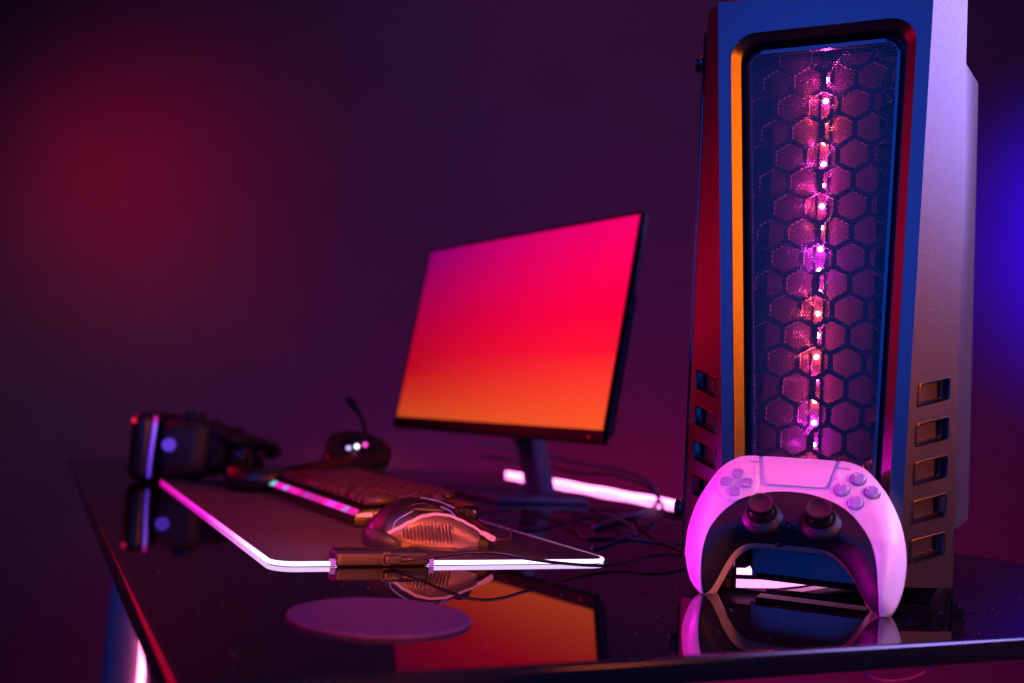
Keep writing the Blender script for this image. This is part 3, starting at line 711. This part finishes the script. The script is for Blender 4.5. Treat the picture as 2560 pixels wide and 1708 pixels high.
# front plate: outer outline minus recess
xs = np.arange(-200, -12, 2.0); zs = np.arange(14, 484, 2.0); X, Z = np.meshgrid(xs, zs)
plate_poly = [(cxz(Zb) - flat_hw(Zb), Zb), (cxz(Zb) + flat_hw(Zb), Zb), (cxz(Zt) + flat_hw(Zt), Zt), (cxz(Zt) - flat_hw(Zt), Zt)]
fld = np.minimum(sdf(plate_poly, X, Z), -sdf(O_rec[:0] + [(p[0], p[1] if p[1] > Zb else 0) for p in O_rec], X, Z))
sheet('front_plate', fld, xs, zs, lambda x, y: x * 0, 3.0, M_tow, tw, deg=30, mp=lambda v: T(v.x, v.y, YF - v.z))
loft('recess_wall', [[T(x, z, YF) for x, z in O_rec], [T(x, z, YF + 1) for x, z in O_rec[:]], [T(x, z, YF + 7) for x, z in O_slo], [T(x, z, YF + 24) for x, z in O_slo]], M_tow)
loft('recess_floor', [[T(x, z, YF + 23.5) for x, z in O_slo], [T(x, z, YF + 23.5) for x, z in O_rim]], M_dark2)
loft('mesh_frame', [[T(x, z, YF + 23.5) for x, z in O_rim], [T(x, z, YF + 13) for x, z in O_rim], [T(x, z, YF + 12) for x, z in outline(lambda q: rim_hw(q) - .8, 440.7, Zb - 6, 11.5)],
                    [T(x, z, YF + 12) for x, z in outline(lambda q: msh_hw(q), 437.5, Zb - 6, 9)], [T(x, z, YF + 18) for x, z in outline(lambda q: msh_hw(q), 437.5, Zb - 6, 9)]], M_tow, deg=50)
# solid panel below the mesh
zl = 84
pl = [T(cxz(zl) - msh_hw(zl), zl, YF + 12.4), T(cxz(zl) + msh_hw(zl), zl, YF + 12.4), T(cxz(14) + msh_hw(14) + 0, 13, YF + 12.4), T(cxz(14) - msh_hw(14), 13, YF + 12.4),
      T(cxz(14) + msh_hw(14), 7, YF + 18), T(cxz(14) - msh_hw(14), 7, YF + 18), T(cxz(14) + msh_hw(14), 7, YF + 40), T(cxz(14) - msh_hw(14), 7, YF + 40)]
lpn = link('lower_panel', pl, [(0, 1, 2, 3), (3, 2, 4, 5), (5, 4, 6, 7)], M_tow, tw)
def in_msh(x, z): return z > zl - 1 and z < 438.5 and abs(x - cxz(z)) < msh_hw(z) + .8
perforated('front_mesh', in_msh, -172, -40, zl, 440, 2.30, 0.71, M_mesh, tw, lambda v: T(v.x, v.y, YF + 13), 0.0004)
def in_comb(x, z): return 60 < z < 462 and abs(x - cxz(z)) < 84
perforated('honeycomb_grille', in_comb, -107 - 25.6 * 4, 0, 396 - 21.25 * 16, 470, 25.6, 0.84, M_comb, tw, lambda v: T(v.x, v.y, 1), 0.003, ysq=21.25 / (25.6 * .866))
# bevelled flanks with vents
VENTS = []
def flank(side):
    """side +1: right flank, -1: left flank.  local s runs 0 (at the front plate) .. 1 (outer rear corner)"""
    def P(s, z, d=0.0):
        xi = cxz(z) + side * flat_hw(z); xo = 0.0 if side > 0 else -207.0
        a = Vector((xi, YF)); b_ = Vector((xo, 0.0)); p = a.lerp(b_, s); nn = Vector(((b_ - a).y, -(b_ - a).x)).normalized() * side
        p = p - nn * d if False else p + nn * (-d)
        return T(p.x, z, p.y)
    ss = np.linspace(-.02, 1.02, 36); zz = np.arange(12, 486, 1.5); Sg, Zg = np.meshgrid(ss, zz)
    zb = 16; f = np.minimum(np.minimum(Sg - 0.0, 1 - Sg) * 40, np.minimum(Zg - zb, 481 + 4 * Sg - Zg))
    vts = []
    for k in range(5):
        zc = 162.0 - 28.9 * k + (-1.0 if k else 0); w = 40.0
        sk = 7.0
        A = [(0.20 * w, zc - 8 - 3.0), (0.80 * w, zc - 8 + 4.0), (0.80 * w, zc + 8 + 4.0), (0.20 * w, zc + 8 - 3.0)]
        vts.append(A); f = np.minimum(f, -sdf(A, Sg * w, Zg))
    sheet('flank_panel', f, ss, zz, lambda x, y: x * 0, 5.0, M_towb if side > 0 else M_tow, tw, deg=30, mp=lambda v: P(v.x, v.y, -v.z))
    for A in vts:
        c = Vector((sum(p[0] for p in A) / 4, sum(p[1] for p in A) / 4))
        def ring(sc, d):
            out = []
            for i in range(4):
                p0, p1, p2 = Vector(A[i - 1]), Vector(A[i]), Vector(A[(i + 1) % 4])
                p0, p1, p2 = [c + (q - c) * sc for q in (p0, p1, p2)]
                r = 2.0
                for t in (0, .33, .67, 1):
                    a = p1 + (p0 - p1).normalized() * r; b_ = p1 + (p2 - p1).normalized() * r
                    q = (a * (1 - t) + p1 * t).lerp(p1 * (1 - t) + b_ * t, t); out.append(P(q.x / 40, q.y, d))
            return out
        rg = [ring(1.13, .05), ring(1.10, -0.7), ring(1.02, -.9), ring(.97, -.2), ring(.90, 3.5), ring(.86, 4.2), ring(.80, 4.2), ring(.78, 9)]
        n = len(rg[0]); V = [p for r in rg for p in r]; Fc = []
        for a in range(len(rg) - 1):
            for i in range(n): j = (i + 1) % n; Fc.append((a * n + i, a * n + j, (a + 1) * n + j, (a + 1) * n + i))
        vf = link('vent', V, Fc, mat('vent_plastic', (0.006, 0.006, 0.007), 0.28, spec=.4), tw); smooth_angle(vf, 40)
        ins = [(p[0], p[1]) for p in A]
        def iv(x, z, A=A, c=c):
            q = c + (Vector((x, z)) - c) / .80
            return min(A[i][0] for i in range(4)) < q.x < max(p[0] for p in A) and abs(q.y - (c.y + (q.x - c.x) * 7 / 24)) < 9.0
        perforated('vent_mesh', iv, c.x - 14, c.x + 14, c.y - 14, c.y + 14, 1.85, 0.52, M_vmesh, vf, lambda v: P(v.x / 40, v.y, 8.0), .0004)
flank(1); flank(-1)
# top chamfer of the front piece
tl, tr = T(cxz(Zt) - flat_hw(Zt), Zt, YF), T(cxz(Zt) + flat_hw(Zt), Zt, YF)
o = link('top_cap', [tl, tr, T(0, 485, 0), T(-207, 485, 0), T(-180, 500, 12), T(-27, 500, 12), T(-2, 488, 30), T(-205, 488, 30), T(-180, 500, 60), T(-27, 500, 60)],
         [(0, 1, 5, 4), (1, 2, 6, 5), (0, 4, 7, 3), (4, 5, 9, 8), (5, 6, 9), (4, 8, 7)], M_dark, tw); 
# chassis
def tb(name, x0, x1, z0, z1, y0, y1, m, bev=0., parent=None):
    v = [T(x, z, y) for x, z, y in [(x0, z0, y0), (x1, z0, y0), (x1, z0, y1), (x0, z0, y1), (x0, z1, y0), (x1, z1, y0), (x1, z1, y1), (x0, z1, y1)]]
    o = link(name, v, [(0, 3, 2, 1), (4, 5, 6, 7), (0, 1, 5, 4), (1, 2, 6, 5), (2, 3, 7, 6), (3, 0, 4, 7)], m, parent or tw)
    if bev: bevel(o, bev, 3)
    return o
tb('side_panel_glass', -210.2, -207.3, 22, 470, 1.5, 430, M_gloss, .8e-3)
tb('chassis_back', -203, -4, 17, 484, 425, 432, M_dark2)
tb('chassis_floor', -203, -4, 17, 20, 6, 424, M_dark2)
tb('chassis_roof', -203, -4, 482, 485, 6, 424, M_dark2)
tb('chassis_divider', -190, -10, 60, 462, 80, 83, mat('fan_backplate', (0.05, 0.045, 0.05), .35))
# right steel panel standing proud, slanted to the front
v = [T(-3, 56, 2), T(9, 66, 22), T(9, 66, 430), T(-3, 56, 430), T(-3, 428, 2), T(9, 412, 22), T(9, 412, 430), T(-3, 428, 430)]
sp_ = link('side_panel', v, [(0, 3, 2, 1), (4, 5, 6, 7), (0, 1, 5, 4), (1, 2, 6, 5), (2, 3, 7, 6), (3, 0, 4, 7)], M_tows, tw); bevel(sp_, .0012, 2)
# thumb screws on the glass side
for z in (444, 56):
    c = T(-210.2, z, 8)
    lathe('thumb_screw', [(.0075, 0), (.0075, .0022), (.0062, .0028), (.0062, .0042), (.0075, .0048), (.0075, .0066), (.0060, .0072), (0, .0072)], M_dark, tw, mtx=frame_mtx(c, tn, Vector((0, 0, 1)), -tx), seg=28)
# feet and base
for (x0, x1) in ((-62, -8), (-199, -145)):
    for (y0, y1) in ((6 if x0 > -100 else 76, 60 if x0 > -100 else 128), (370, 424)):
        v = [T(x, z, y) for x, z, y in [(x0 + 2, 0, y0 + 2), (x1 - 2, 0, y0 + 2), (x1 - 2, 0, y1), (x0 + 2, 0, y1), (x0 + 9, 17, y0 + 10), (x1 - 9, 17, y0 + 10), (x1 - 9, 17, y1), (x0 + 9, 17, y1)]]
        v = [T(x, z, y) for x, z, y in [(x0 + 9, .3, y0 + 6), (x1 - 9, .3, y0 + 6), (x1 - 9, .3, y1), (x0 + 9, .3, y1), (x0, 16.9, y0), (x1, 16.9, y0), (x1, 16.9, y1), (x0, 16.9, y1)]]
        o = link('foot', v, [(0, 3, 2, 1), (4, 5, 6, 7), (0, 1, 5, 4), (1, 2, 6, 5), (2, 3, 7, 6), (3, 0, 4, 7)], M_gloss, tw); bevel(o, .0015, 2)
tb('dust_filter', -150, -60, 11, 16.5, 70, 360, M_gloss, .001)
# LED chain behind the grille, fans
LEDC = list('pprrppprmmxrxrprmmr')
cols = {'p': (1.0, 0.02, 0.30), 'm': (1.0, 0.02, 0.85), 'r': (1.0, 0.05, 0.06), 'x': (1.0, 0.04, 0.25)}
tb('led_strip', -110.5, -103.5, 84, 440, 15.5, 17, M_dark2)
tb('led_glow_plate', -150, -64, 80, 445, 18.5, 20, mat('glow_plate', (0.03, 0.026, 0.028), .8, spec=.03))  # plate added to catch the LED glow behind the cells
for k in range(19):
    z = 422.5 - 18 * k; x = -107; c = cols[LEDC[k]]
    if z < 88: continue
    lathe('led', [(.0021, 0), (.0021, .0008), (.0012, .0014), (0, .0014)], emis('led_light_' + LEDC[k], (1.0, .35 if LEDC[k] != 'r' else .22, .75 if LEDC[k] != 'r' else .2), 60), tw, mtx=frame_mtx(T(x, z, 15.4), tx, Vector((0, 0, 1)), -tn), seg=14)
    d = bpy.data.lights.new('led_lamp', 'POINT'); lo = bpy.data.objects.new('led_lamp', d); COL.objects.link(lo); lo.parent = tw
    lo.location = T(x, z, 13.0); d.color = c; d.energy = .20; d.shadow_soft_size = .0018
M_blade = mat('fan_blade', (0.015, 0.010, 0.011), .3)
for zc, rot in ((385, .2), (262, .9), (139, .5)):
    V, Fc = [], []
    for b_ in range(9):
        a0 = rot + b_ * 2 * PI / 9
        for k in range(7):
            a = a0 + .42 * k / 6
            for r, dy in ((19, 0), (36, -2), (55, -4)):
                V.append(T(-106 + r * math.cos(a + r * .004), zc + r * math.sin(a + r * .004), 40 + 9 * k / 6 + dy))
        n0 = b_ * 21
        for k in range(6):
            for j in range(2): q = n0 + k * 3 + j; Fc.append((q, q + 1, q + 4, q + 3))
    fan = link('fan', V, Fc, M_blade, tw, smooth=True); md = fan.modifiers.new('thickness', 'SOLIDIFY'); md.thickness = .0012
    lathe('fan_hub', [(.020, 0), (.020, .014), (.017, .016), (0, .016)], M_dark, fan, mtx=frame_mtx(T(-106, zc, 54), tx, Vector((0, 0, 1)), -tn))
    lathe('fan_ring', [(.059, 0), (.059, .015), (.062, .015), (.062, 0), (.059, 0)], M_comb, fan, mtx=frame_mtx(T(-106, zc, 56), tx, Vector((0, 0, 1)), -tn), seg=64)
for zc, e, dx in ((150, .25, 38), (128, .18, -40), (100, .25, 45), (370, .06, 40)):
    d = bpy.data.lights.new('fan_led_lamp', 'POINT'); lo = bpy.data.objects.new('fan_led_lamp', d); COL.objects.link(lo); lo.parent = tw
    lo.location = T(-106 + dx, zc, 22); d.color = (1, .04, .03); d.energy = e * .25; d.shadow_soft_size = .002

# ================================================================== CONTROLLER
ex = tx; nh = -tn; lean = math.radians(20)
ey = Vector((0, 0, 1)) * math.cos(lean) - nh * math.sin(lean); en = nh * math.cos(lean) + Vector((0, 0, 1)) * math.sin(lean)
G = Vector((0.4434, 0.1200, 0.0)) 
ct = empty('game_controller', G, label='white game controller with black middle, leaning on the front of the tower', cat='game controller')
def L(x, y, z): return ex * (x / 1000) + ey * (y / 1000) + en * (z / 1000)
OUT = [(-63.4, 0.2), (-67.5, 2.2), (-73.0, 8.0), (-77.2, 17.0), (-80.2, 27.4), (-81.3, 38.3), (-81.0, 49.4), (-78.9, 62.0), (-75.5, 73.6), (-70.7, 84.2), (-64.8, 95.2), (-58.4, 102.9), (-50.4, 108.6), (-43.3, 111.1), (-31.3, 111.9), (-14.8, 112.2), (3.8, 112.3), (24.4, 112.1), (33.3, 111.6), (42.3, 109.0), (49.2, 104.4), (56.1, 97.0), (63.1, 87.5), (69.0, 76.4), (73.7, 64.2), (76.4, 52.0), (77.4, 39.8), (76.9, 28.8), (75.0, 17.7), (71.8, 8.2), (68.5, 3.0), (64.5, 0.4), (61.0, 0.4), (56.2, 3.8), (51.7, 9.2), (47.1, 17.3), (42.3, 25.6), (37.7, 31.8), (31.9, 37.4), (26.2, 41.3), (19.5, 43.2), (2.9, 43.6), (-14.0, 43.4), (-28.8, 42.7), (-36.8, 40.6), (-42.2, 36.4), (-46.2, 30.6), (-49.9, 22.9), (-54.0, 12.5), (-58.1, 4.1)]
BLK = [(-62.6, -6), (-63.5, 8.6), (-64.1, 19.8), (-63.8, 31.6), (-61.7, 43.4), (-57.6, 53.4), (-51.8, 62.7), (-44.7, 70.1), (-36.1, 75.4), (-21.9, 80.6), (-8.3, 82.6), (6.4, 82.2), (18.9, 79.6), (30.4, 74.9), (39.5, 68.4), (46.6, 60.4), (52.4, 51.9), (56.6, 42.3), (59.2, 30.9), (60.6, 18.1), (61.6, 7.9), (61.8, -6), (30, -6), (0, 20), (-30, -6)]
def smoothpoly(p, n=4):
    q = [Vector((a, b, 0)) for a, b in p]; N = len(q); out = []
    for i in range(N):
        a, b_, c, d = q[i - 1], q[i], q[(i + 1) % N], q[(i + 2) % N]
        for k in range(n):
            t = k / n; v = 0.5 * ((2 * b_) + (c - a) * t + (2 * a - 5 * b_ + 4 * c - d) * t * t + (3 * b_ - a - 3 * c + d) * t ** 3); out.append((v.x, v.y))
    return out
OUTs = smoothpoly(OUT)
TOPB = smoothpoly(BLK[1:21], 4)[:-12]     # smooth upper boundary of the black part
BLKs = [(-62.6, -6)] + [(BLK[1][0], BLK[1][1])] + [p for p in smoothpoly(BLK, 4)[4:80]] + [(61.8, -6), (0, -6)]
DP, FB = (-46.2, 86.8), (41.6, 87.6)
st = 0.9
gx = np.arange(-84, 80, st); gy = np.arange(-3, 116, st); GX, GY = np.meshgrid(gx, gy)
SO, SB = sdf(OUTs, GX, GY), sdf(BLKs, GX, GY)
def bil(A, x, y):
    fx = np.clip((x - gx[0]) / st, 0, len(gx) - 1.001); fy = np.clip((y - gy[0]) / st, 0, len(gy) - 1.001); i = fx.astype(int); j = fy.astype(int); u = fx - i; v = fy - j
    return (A[j, i] * (1 - u) + A[j, i + 1] * u) * (1 - v) + (A[j + 1, i] * (1 - u) + A[j + 1, i + 1] * u) * v
def sstep(a, b_, x): t = np.clip((x - a) / (b_ - a), 0, 1); return t * t * (3 - 2 * t)
def hgrid():
    D = np.maximum(SO, 0); R = 17.0
    H = 15.2 - np.maximum(0, GY - 50) * .245 - .8 * sstep(35, 10, GY)
    h = H * (1 - (1 - np.minimum(D / R, 1)) ** 2.3)
    # soften
    for _ in range(5):
        k = h.copy(); k[1:-1, 1:-1] = (h[1:-1, 1:-1] * 2 + h[:-2, 1:-1] + h[2:, 1:-1] + h[1:-1, :-2] + h[1:-1, 2:]) / 6; h = np.where(SO > 1.6, k, h)
    h = h + 1.3 * sstep(17.4, 15.2, np.hypot(GX - DP[0], GY - DP[1]))
    return h + 2.0
HG = hgrid()
def hF(x, y): return bil(HG, np.asarray(x, float), np.asarray(y, float))
def hN(x, y):
    e = 1.0; a = float(hF(x + e, y) - hF(x - e, y)) / (2 * e); b_ = float(hF(x, y + e) - hF(x, y - e)) / (2 * e)
    return Vector((-a, -b_, 1)).normalized()
# touchpad outline
TPD = [(-22.6, 88.0), (17.6, 88.4), (20.0, 90.2), (25.6, 116), (-31.0, 116), (-25.4, 90.0), (-24.6, 88.6)]
TPo = [(-23.6, 84.9), (18.6, 85.3), (22.8, 88.6), (29.0, 118), (-34.4, 118), (-28.8, 88.2), (-26.8, 85.8)]
ST, STo = sdf(TPD, GX, GY), sdf(TPo, GX, GY)
mpL = lambda v: L(v.x, v.y, v.z)
sheet('front_shell', np.minimum(np.minimum(SO, -SB - .15), -STo), gx, gy, hF, 3.2, M_white, ct, mp=mpL)
blk = sheet('front_cover', np.minimum(SO - .15, SB - .15), gx, gy, lambda x, y: hF(x, y) - .1, 2.5, M_cblack, ct, mp=mpL)
gm = SO - .2
sheet('touchpad_recess', np.minimum(gm, STo + .4), gx, gy, lambda x, y: hF(x, y) - 3.0, 1.0, M_white, ct, mp=mpL)
sheet('touchpad', np.minimum(gm, ST), gx, gy, lambda x, y: hF(x, y) + .25, 3.6, M_white, ct, mp=mpL)
# back shell: wall then rounded back
def hB(x, y):
    D = np.maximum(bil(SO, x, y), 0); q = np.minimum(D / 13, 1); inn = sstep(64, 57, np.abs(x + 2)) * sstep(60, 50, y)
    return -(5 + 9 * inn + (10 + 5 * sstep(50, 15, y) - 4 * inn) * np.sqrt(np.maximum(0, 1 - (1 - q) ** 2)))
V2, Fc2, E2 = region(SO, gx, gy); hb_ = hB(np.array([v[0] for v in V2]), np.array([v[1] for v in V2]))
V = [L(v[0], v[1], h) for v, h in zip(V2, hb_)]; Fs = [f[::-1] for f in Fc2]; up_ = {}
for a, b_ in E2:
    for q in (a, b_):
        if q not in up_: up_[q] = len(V); V.append(L(V2[q][0], V2[q][1], 1.0))
    Fs.append((a, b_, up_[b_], up_[a]))
bs = link('back_shell', V, Fs, M_white, ct); smooth_angle(bs, 60)
def on(x, y, lift=0.0):
    """frame on the controller surface"""
    n = hN(x, y); c = L(x, y, float(hF(x, y)) + lift); nw = (ex * n.x + ey * n.y + en * n.z).normalized()
    xx = (ex - nw * ex.dot(nw)).normalized(); yy = nw.cross(xx); return frame_mtx(c, xx, yy, nw)
# thumbsticks
for (x, y) in ((-23.0, 60.0), (18.6, 60.0)):
    m4 = on(x, y, -1.0); nn = Vector((0.0, .06, 1)).normalized(); c = m4.translation
    nw = (en * math.cos(.42) + ey * math.sin(.42)).normalized(); xx = (ex - nw * ex.dot(nw)).normalized(); yy = nw.cross(xx); m4 = frame_mtx(c, xx, yy, nw)
    k = .001
    sc = lathe('stick_collar', [(15.4 * k, -1.5 * k), (15.4 * k, .8 * k), (14.9 * k, 1.6 * k), (11.4 * k, 5.0 * k), (10.8 * k, 5.2 * k), (10.4 * k, 4.4 * k), (10.0 * k, 1 * k)], M_cblack, ct, mtx=m4, seg=64)
    tsk = lathe('thumbstick', [(9.8 * k, 1 * k), (9.7 * k, 5 * k), (8.8 * k, 8.6 * k), (6.8 * k, 11 * k), (6.4 * k, 12.4 * k), (8.8 * k, 12.6 * k)], M_gloss, ct, mtx=m4, seg=64)
    V, Fc = [], []; SG = 160
    prof = [(6.0, 12.4), (9.0, 12.7), (9.6, 13.4), (9.7, 15.6), (9.3, 16.4), (8.5, 16.7), (7.8, 16.6), (7.3, 16.0), (6.9, 15.7), (0.01, 15.4)]
    for i, (r, h) in enumerate(prof):
        for q in range(SG):
            a = 2 * PI * q / SG; rr = r + (.22 * (1 if q % 2 else -1) if i in (2, 3) else 0) + (.10 * (1 if q % 2 else -1) if i == 4 else 0)
            V.append(m4 @ Vector((rr * math.cos(a), rr * math.sin(a), h)) * 1 if False else m4 @ Vector((rr * k * math.cos(a), rr * k * math.sin(a), h * k)))
    for i in range(len(prof) - 1):
        for q in range(SG): l = (q + 1) % SG; Fc.append((i * SG + q, i * SG + l, (i + 1) * SG + l, (i + 1) * SG + q))
    cp = link('stick_cap', V, Fc, M_rub, tsk); smooth_angle(cp, 40)
# face buttons
k = .001
for dx, dy in ((0.0, 9.9), (10.6, 0), (0, -9.9), (-10.6, 0)):
    x, y = FB[0] + dx, FB[1] + dy; m4 = on(x, y, -.5)
    bt = lathe('face_button', [(5.3 * k, 0), (5.3 * k, 1.9 * k), (5.0 * k, 2.5 * k), (4.4 * k, 2.9 * k), (3.0 * k, 3.25 * k), (1.4 * k, 3.4 * k), (0, 3.45 * k)], M_clear, ct, mtx=m4, seg=40)
    lathe('button_shade_ring', [(5.35 * k, .45 * k), (5.35 * k, .60 * k), (5.95 * k, .60 * k), (6.1 * k, .35 * k)], M_gap, bt, mtx=m4, seg=40)  # ring coloured as the shade in the gap
# d-pad: four clear pentagonal petals
for a in (0, 90, 180, 270):
    ca, sa = math.cos(math.radians(a)), math.sin(math.radians(a))
    sh5 = [(2.2, 0), (5.6, -3.9), (9.2, -4.5), (12.0, -3.6), (12.9, 0), (12.0, 3.6), (9.2, 4.5), (5.6, 3.9)]
    V, Fc = [], []; cxy = (8.4, 0)
    for sc, h in ((1.0, -1.2), (1.0, 1.5), (.93, 2.1), (.70, 2.4), (.62, 2.1), (.01, 1.8)):
        for px, py in sh5:
            qx = cxy[0] + (px - cxy[0]) * sc; qy = cxy[1] + (py - cxy[1]) * sc
            X_, Y_ = DP[0] + (qx * ca - qy * sa), DP[1] + (qx * sa + qy * ca) * .94
            V.append(L(X_, Y_, float(hF(X_, Y_)) + h))
    for i in range(5):
        for q in range(8): l = (q + 1) % 8; Fc.append((i * 8 + q, i * 8 + l, (i + 1) * 8 + l, (i + 1) * 8 + q))
    Fc.append(tuple(range(8))[::-1]); Fc.append(tuple(40 + q for q in range(8)))
    dpd = link('direction_button', V, Fc, M_clear, ct); bevel(dpd, .0004, 2, 25)
# small pill buttons
for (x, y, tl_) in ((-33.2, 99.6, .06), (27.6, 99.8, -.28)):
    V, Fc = [], []; ring = rounded(0, 0, 3.6, 8.2, 1.75, 6)
    for sc, h in ((1.18, -.4), (1.18, .12), (1.02, .16), (1.0, -.35), (.96, .65), (.80, .85)):
        for px, py in ring:
            qx, qy = px * sc, py * sc * (1 if sc != 1.18 else .96); X_, Y_ = x + qx * math.cos(tl_) - qy * math.sin(tl_), y + qx * math.sin(tl_) + qy * math.cos(tl_)
            V.append(L(X_, Y_, float(hF(X_, Y_)) + h))
    n = len(ring)
    for i in range(5):
        for q in range(n): l = (q + 1) % n; Fc.append((i * n + q, i * n + l, (i + 1) * n + l, (i + 1) * n + q))
    Fc.append(tuple(5 * n + q for q in range(n)))
    o = link('menu_button', V, Fc, M_white, ct); smooth_angle(o, 40)
# home button (rounded triangle), speaker holes, jack
V, Fc = [], []; hx, hy = -3.2, 53.8
ring = []
for kx in range(3):
    a = PI / 2 + kx * 2 * PI / 3
    for t in (-40, -20, 0, 20, 40): b_ = a + math.radians(t * 1.0); ring.append((3.1 * math.cos(a) + 2.5 * math.cos(b_), 2.6 * math.sin(a) + 2.3 * math.sin(b_)))
for sc, h in ((1.12, -.8), (1.12, .15), (1.02, .3), (1.0, .9), (.85, 1.5), (.01, 1.8)):
    for px, py in ring: X_, Y_ = hx + px * sc, hy + py * sc; V.append(L(X_, Y_, float(hF(X_, Y_)) + h))
n = len(ring)
for i in range(5):
    for q in range(n): l = (q + 1) % n; Fc.append((i * n + q, i * n + l, (i + 1) * n + l, (i + 1) * n + q))
hm = link('home_button', V, Fc, M_gloss, ct, smooth=True)
for r_ in range(2):
    for c_ in range(4):
        x, y = -3.2 + (c_ - 1.5) * 2.3, 76.6 + (r_ - .5) * 2.6
        lathe('speaker_hole', [(.55 * k, 0), (.55 * k, .25 * k), (0, .25 * k)], M_dark2, ct, mtx=on(x, y, -.12), seg=12)
box('microphone_slot', (-.001, -.0004, -.0004), (.001, .0004, .0004), M_dark2, ct).matrix_local = on(-3.2, 47.5, 0)
lathe('jack_socket', [(2.9 * k, -1.5 * k), (2.9 * k, .8 * k), (2.1 * k, .8 * k), (1.7 * k, -1 * k), (0, -1 * k)], M_dark2, ct, mtx=frame_mtx(L(-11.5, 43.2, 1.0), ex, en, -ey), seg=24)
def text(name, s, x, y, size, rot):
    cu = bpy.data.curves.new(name, 'FONT'); cu.body = s; cu.size = size; cu.align_x = 'CENTER'; cu.align_y = 'CENTER'; cu.extrude = .00003
    tmp = bpy.data.objects.new(name, cu); COL.objects.link(tmp); bpy.context.view_layer.update()
    me = bpy.data.meshes.new_from_object(tmp.evaluated_get(bpy.context.evaluated_depsgraph_get())); bpy.data.objects.remove(tmp)
    o = bpy.data.objects.new(name, me); COL.objects.link(o); o.parent = ct; me.materials.clear(); me.materials.append(M_ink)
    o.matrix_local = on(x, y, .10) @ Matrix.Rotation(rot, 4, 'Z'); return o
text('share_lettering', 'SHARE', -35.6, 106.4, .0024, .0)
text('options_lettering', 'OPTIONS', 30.8, 105.8, .0023, -.02)

bpy.context.view_layer.update()
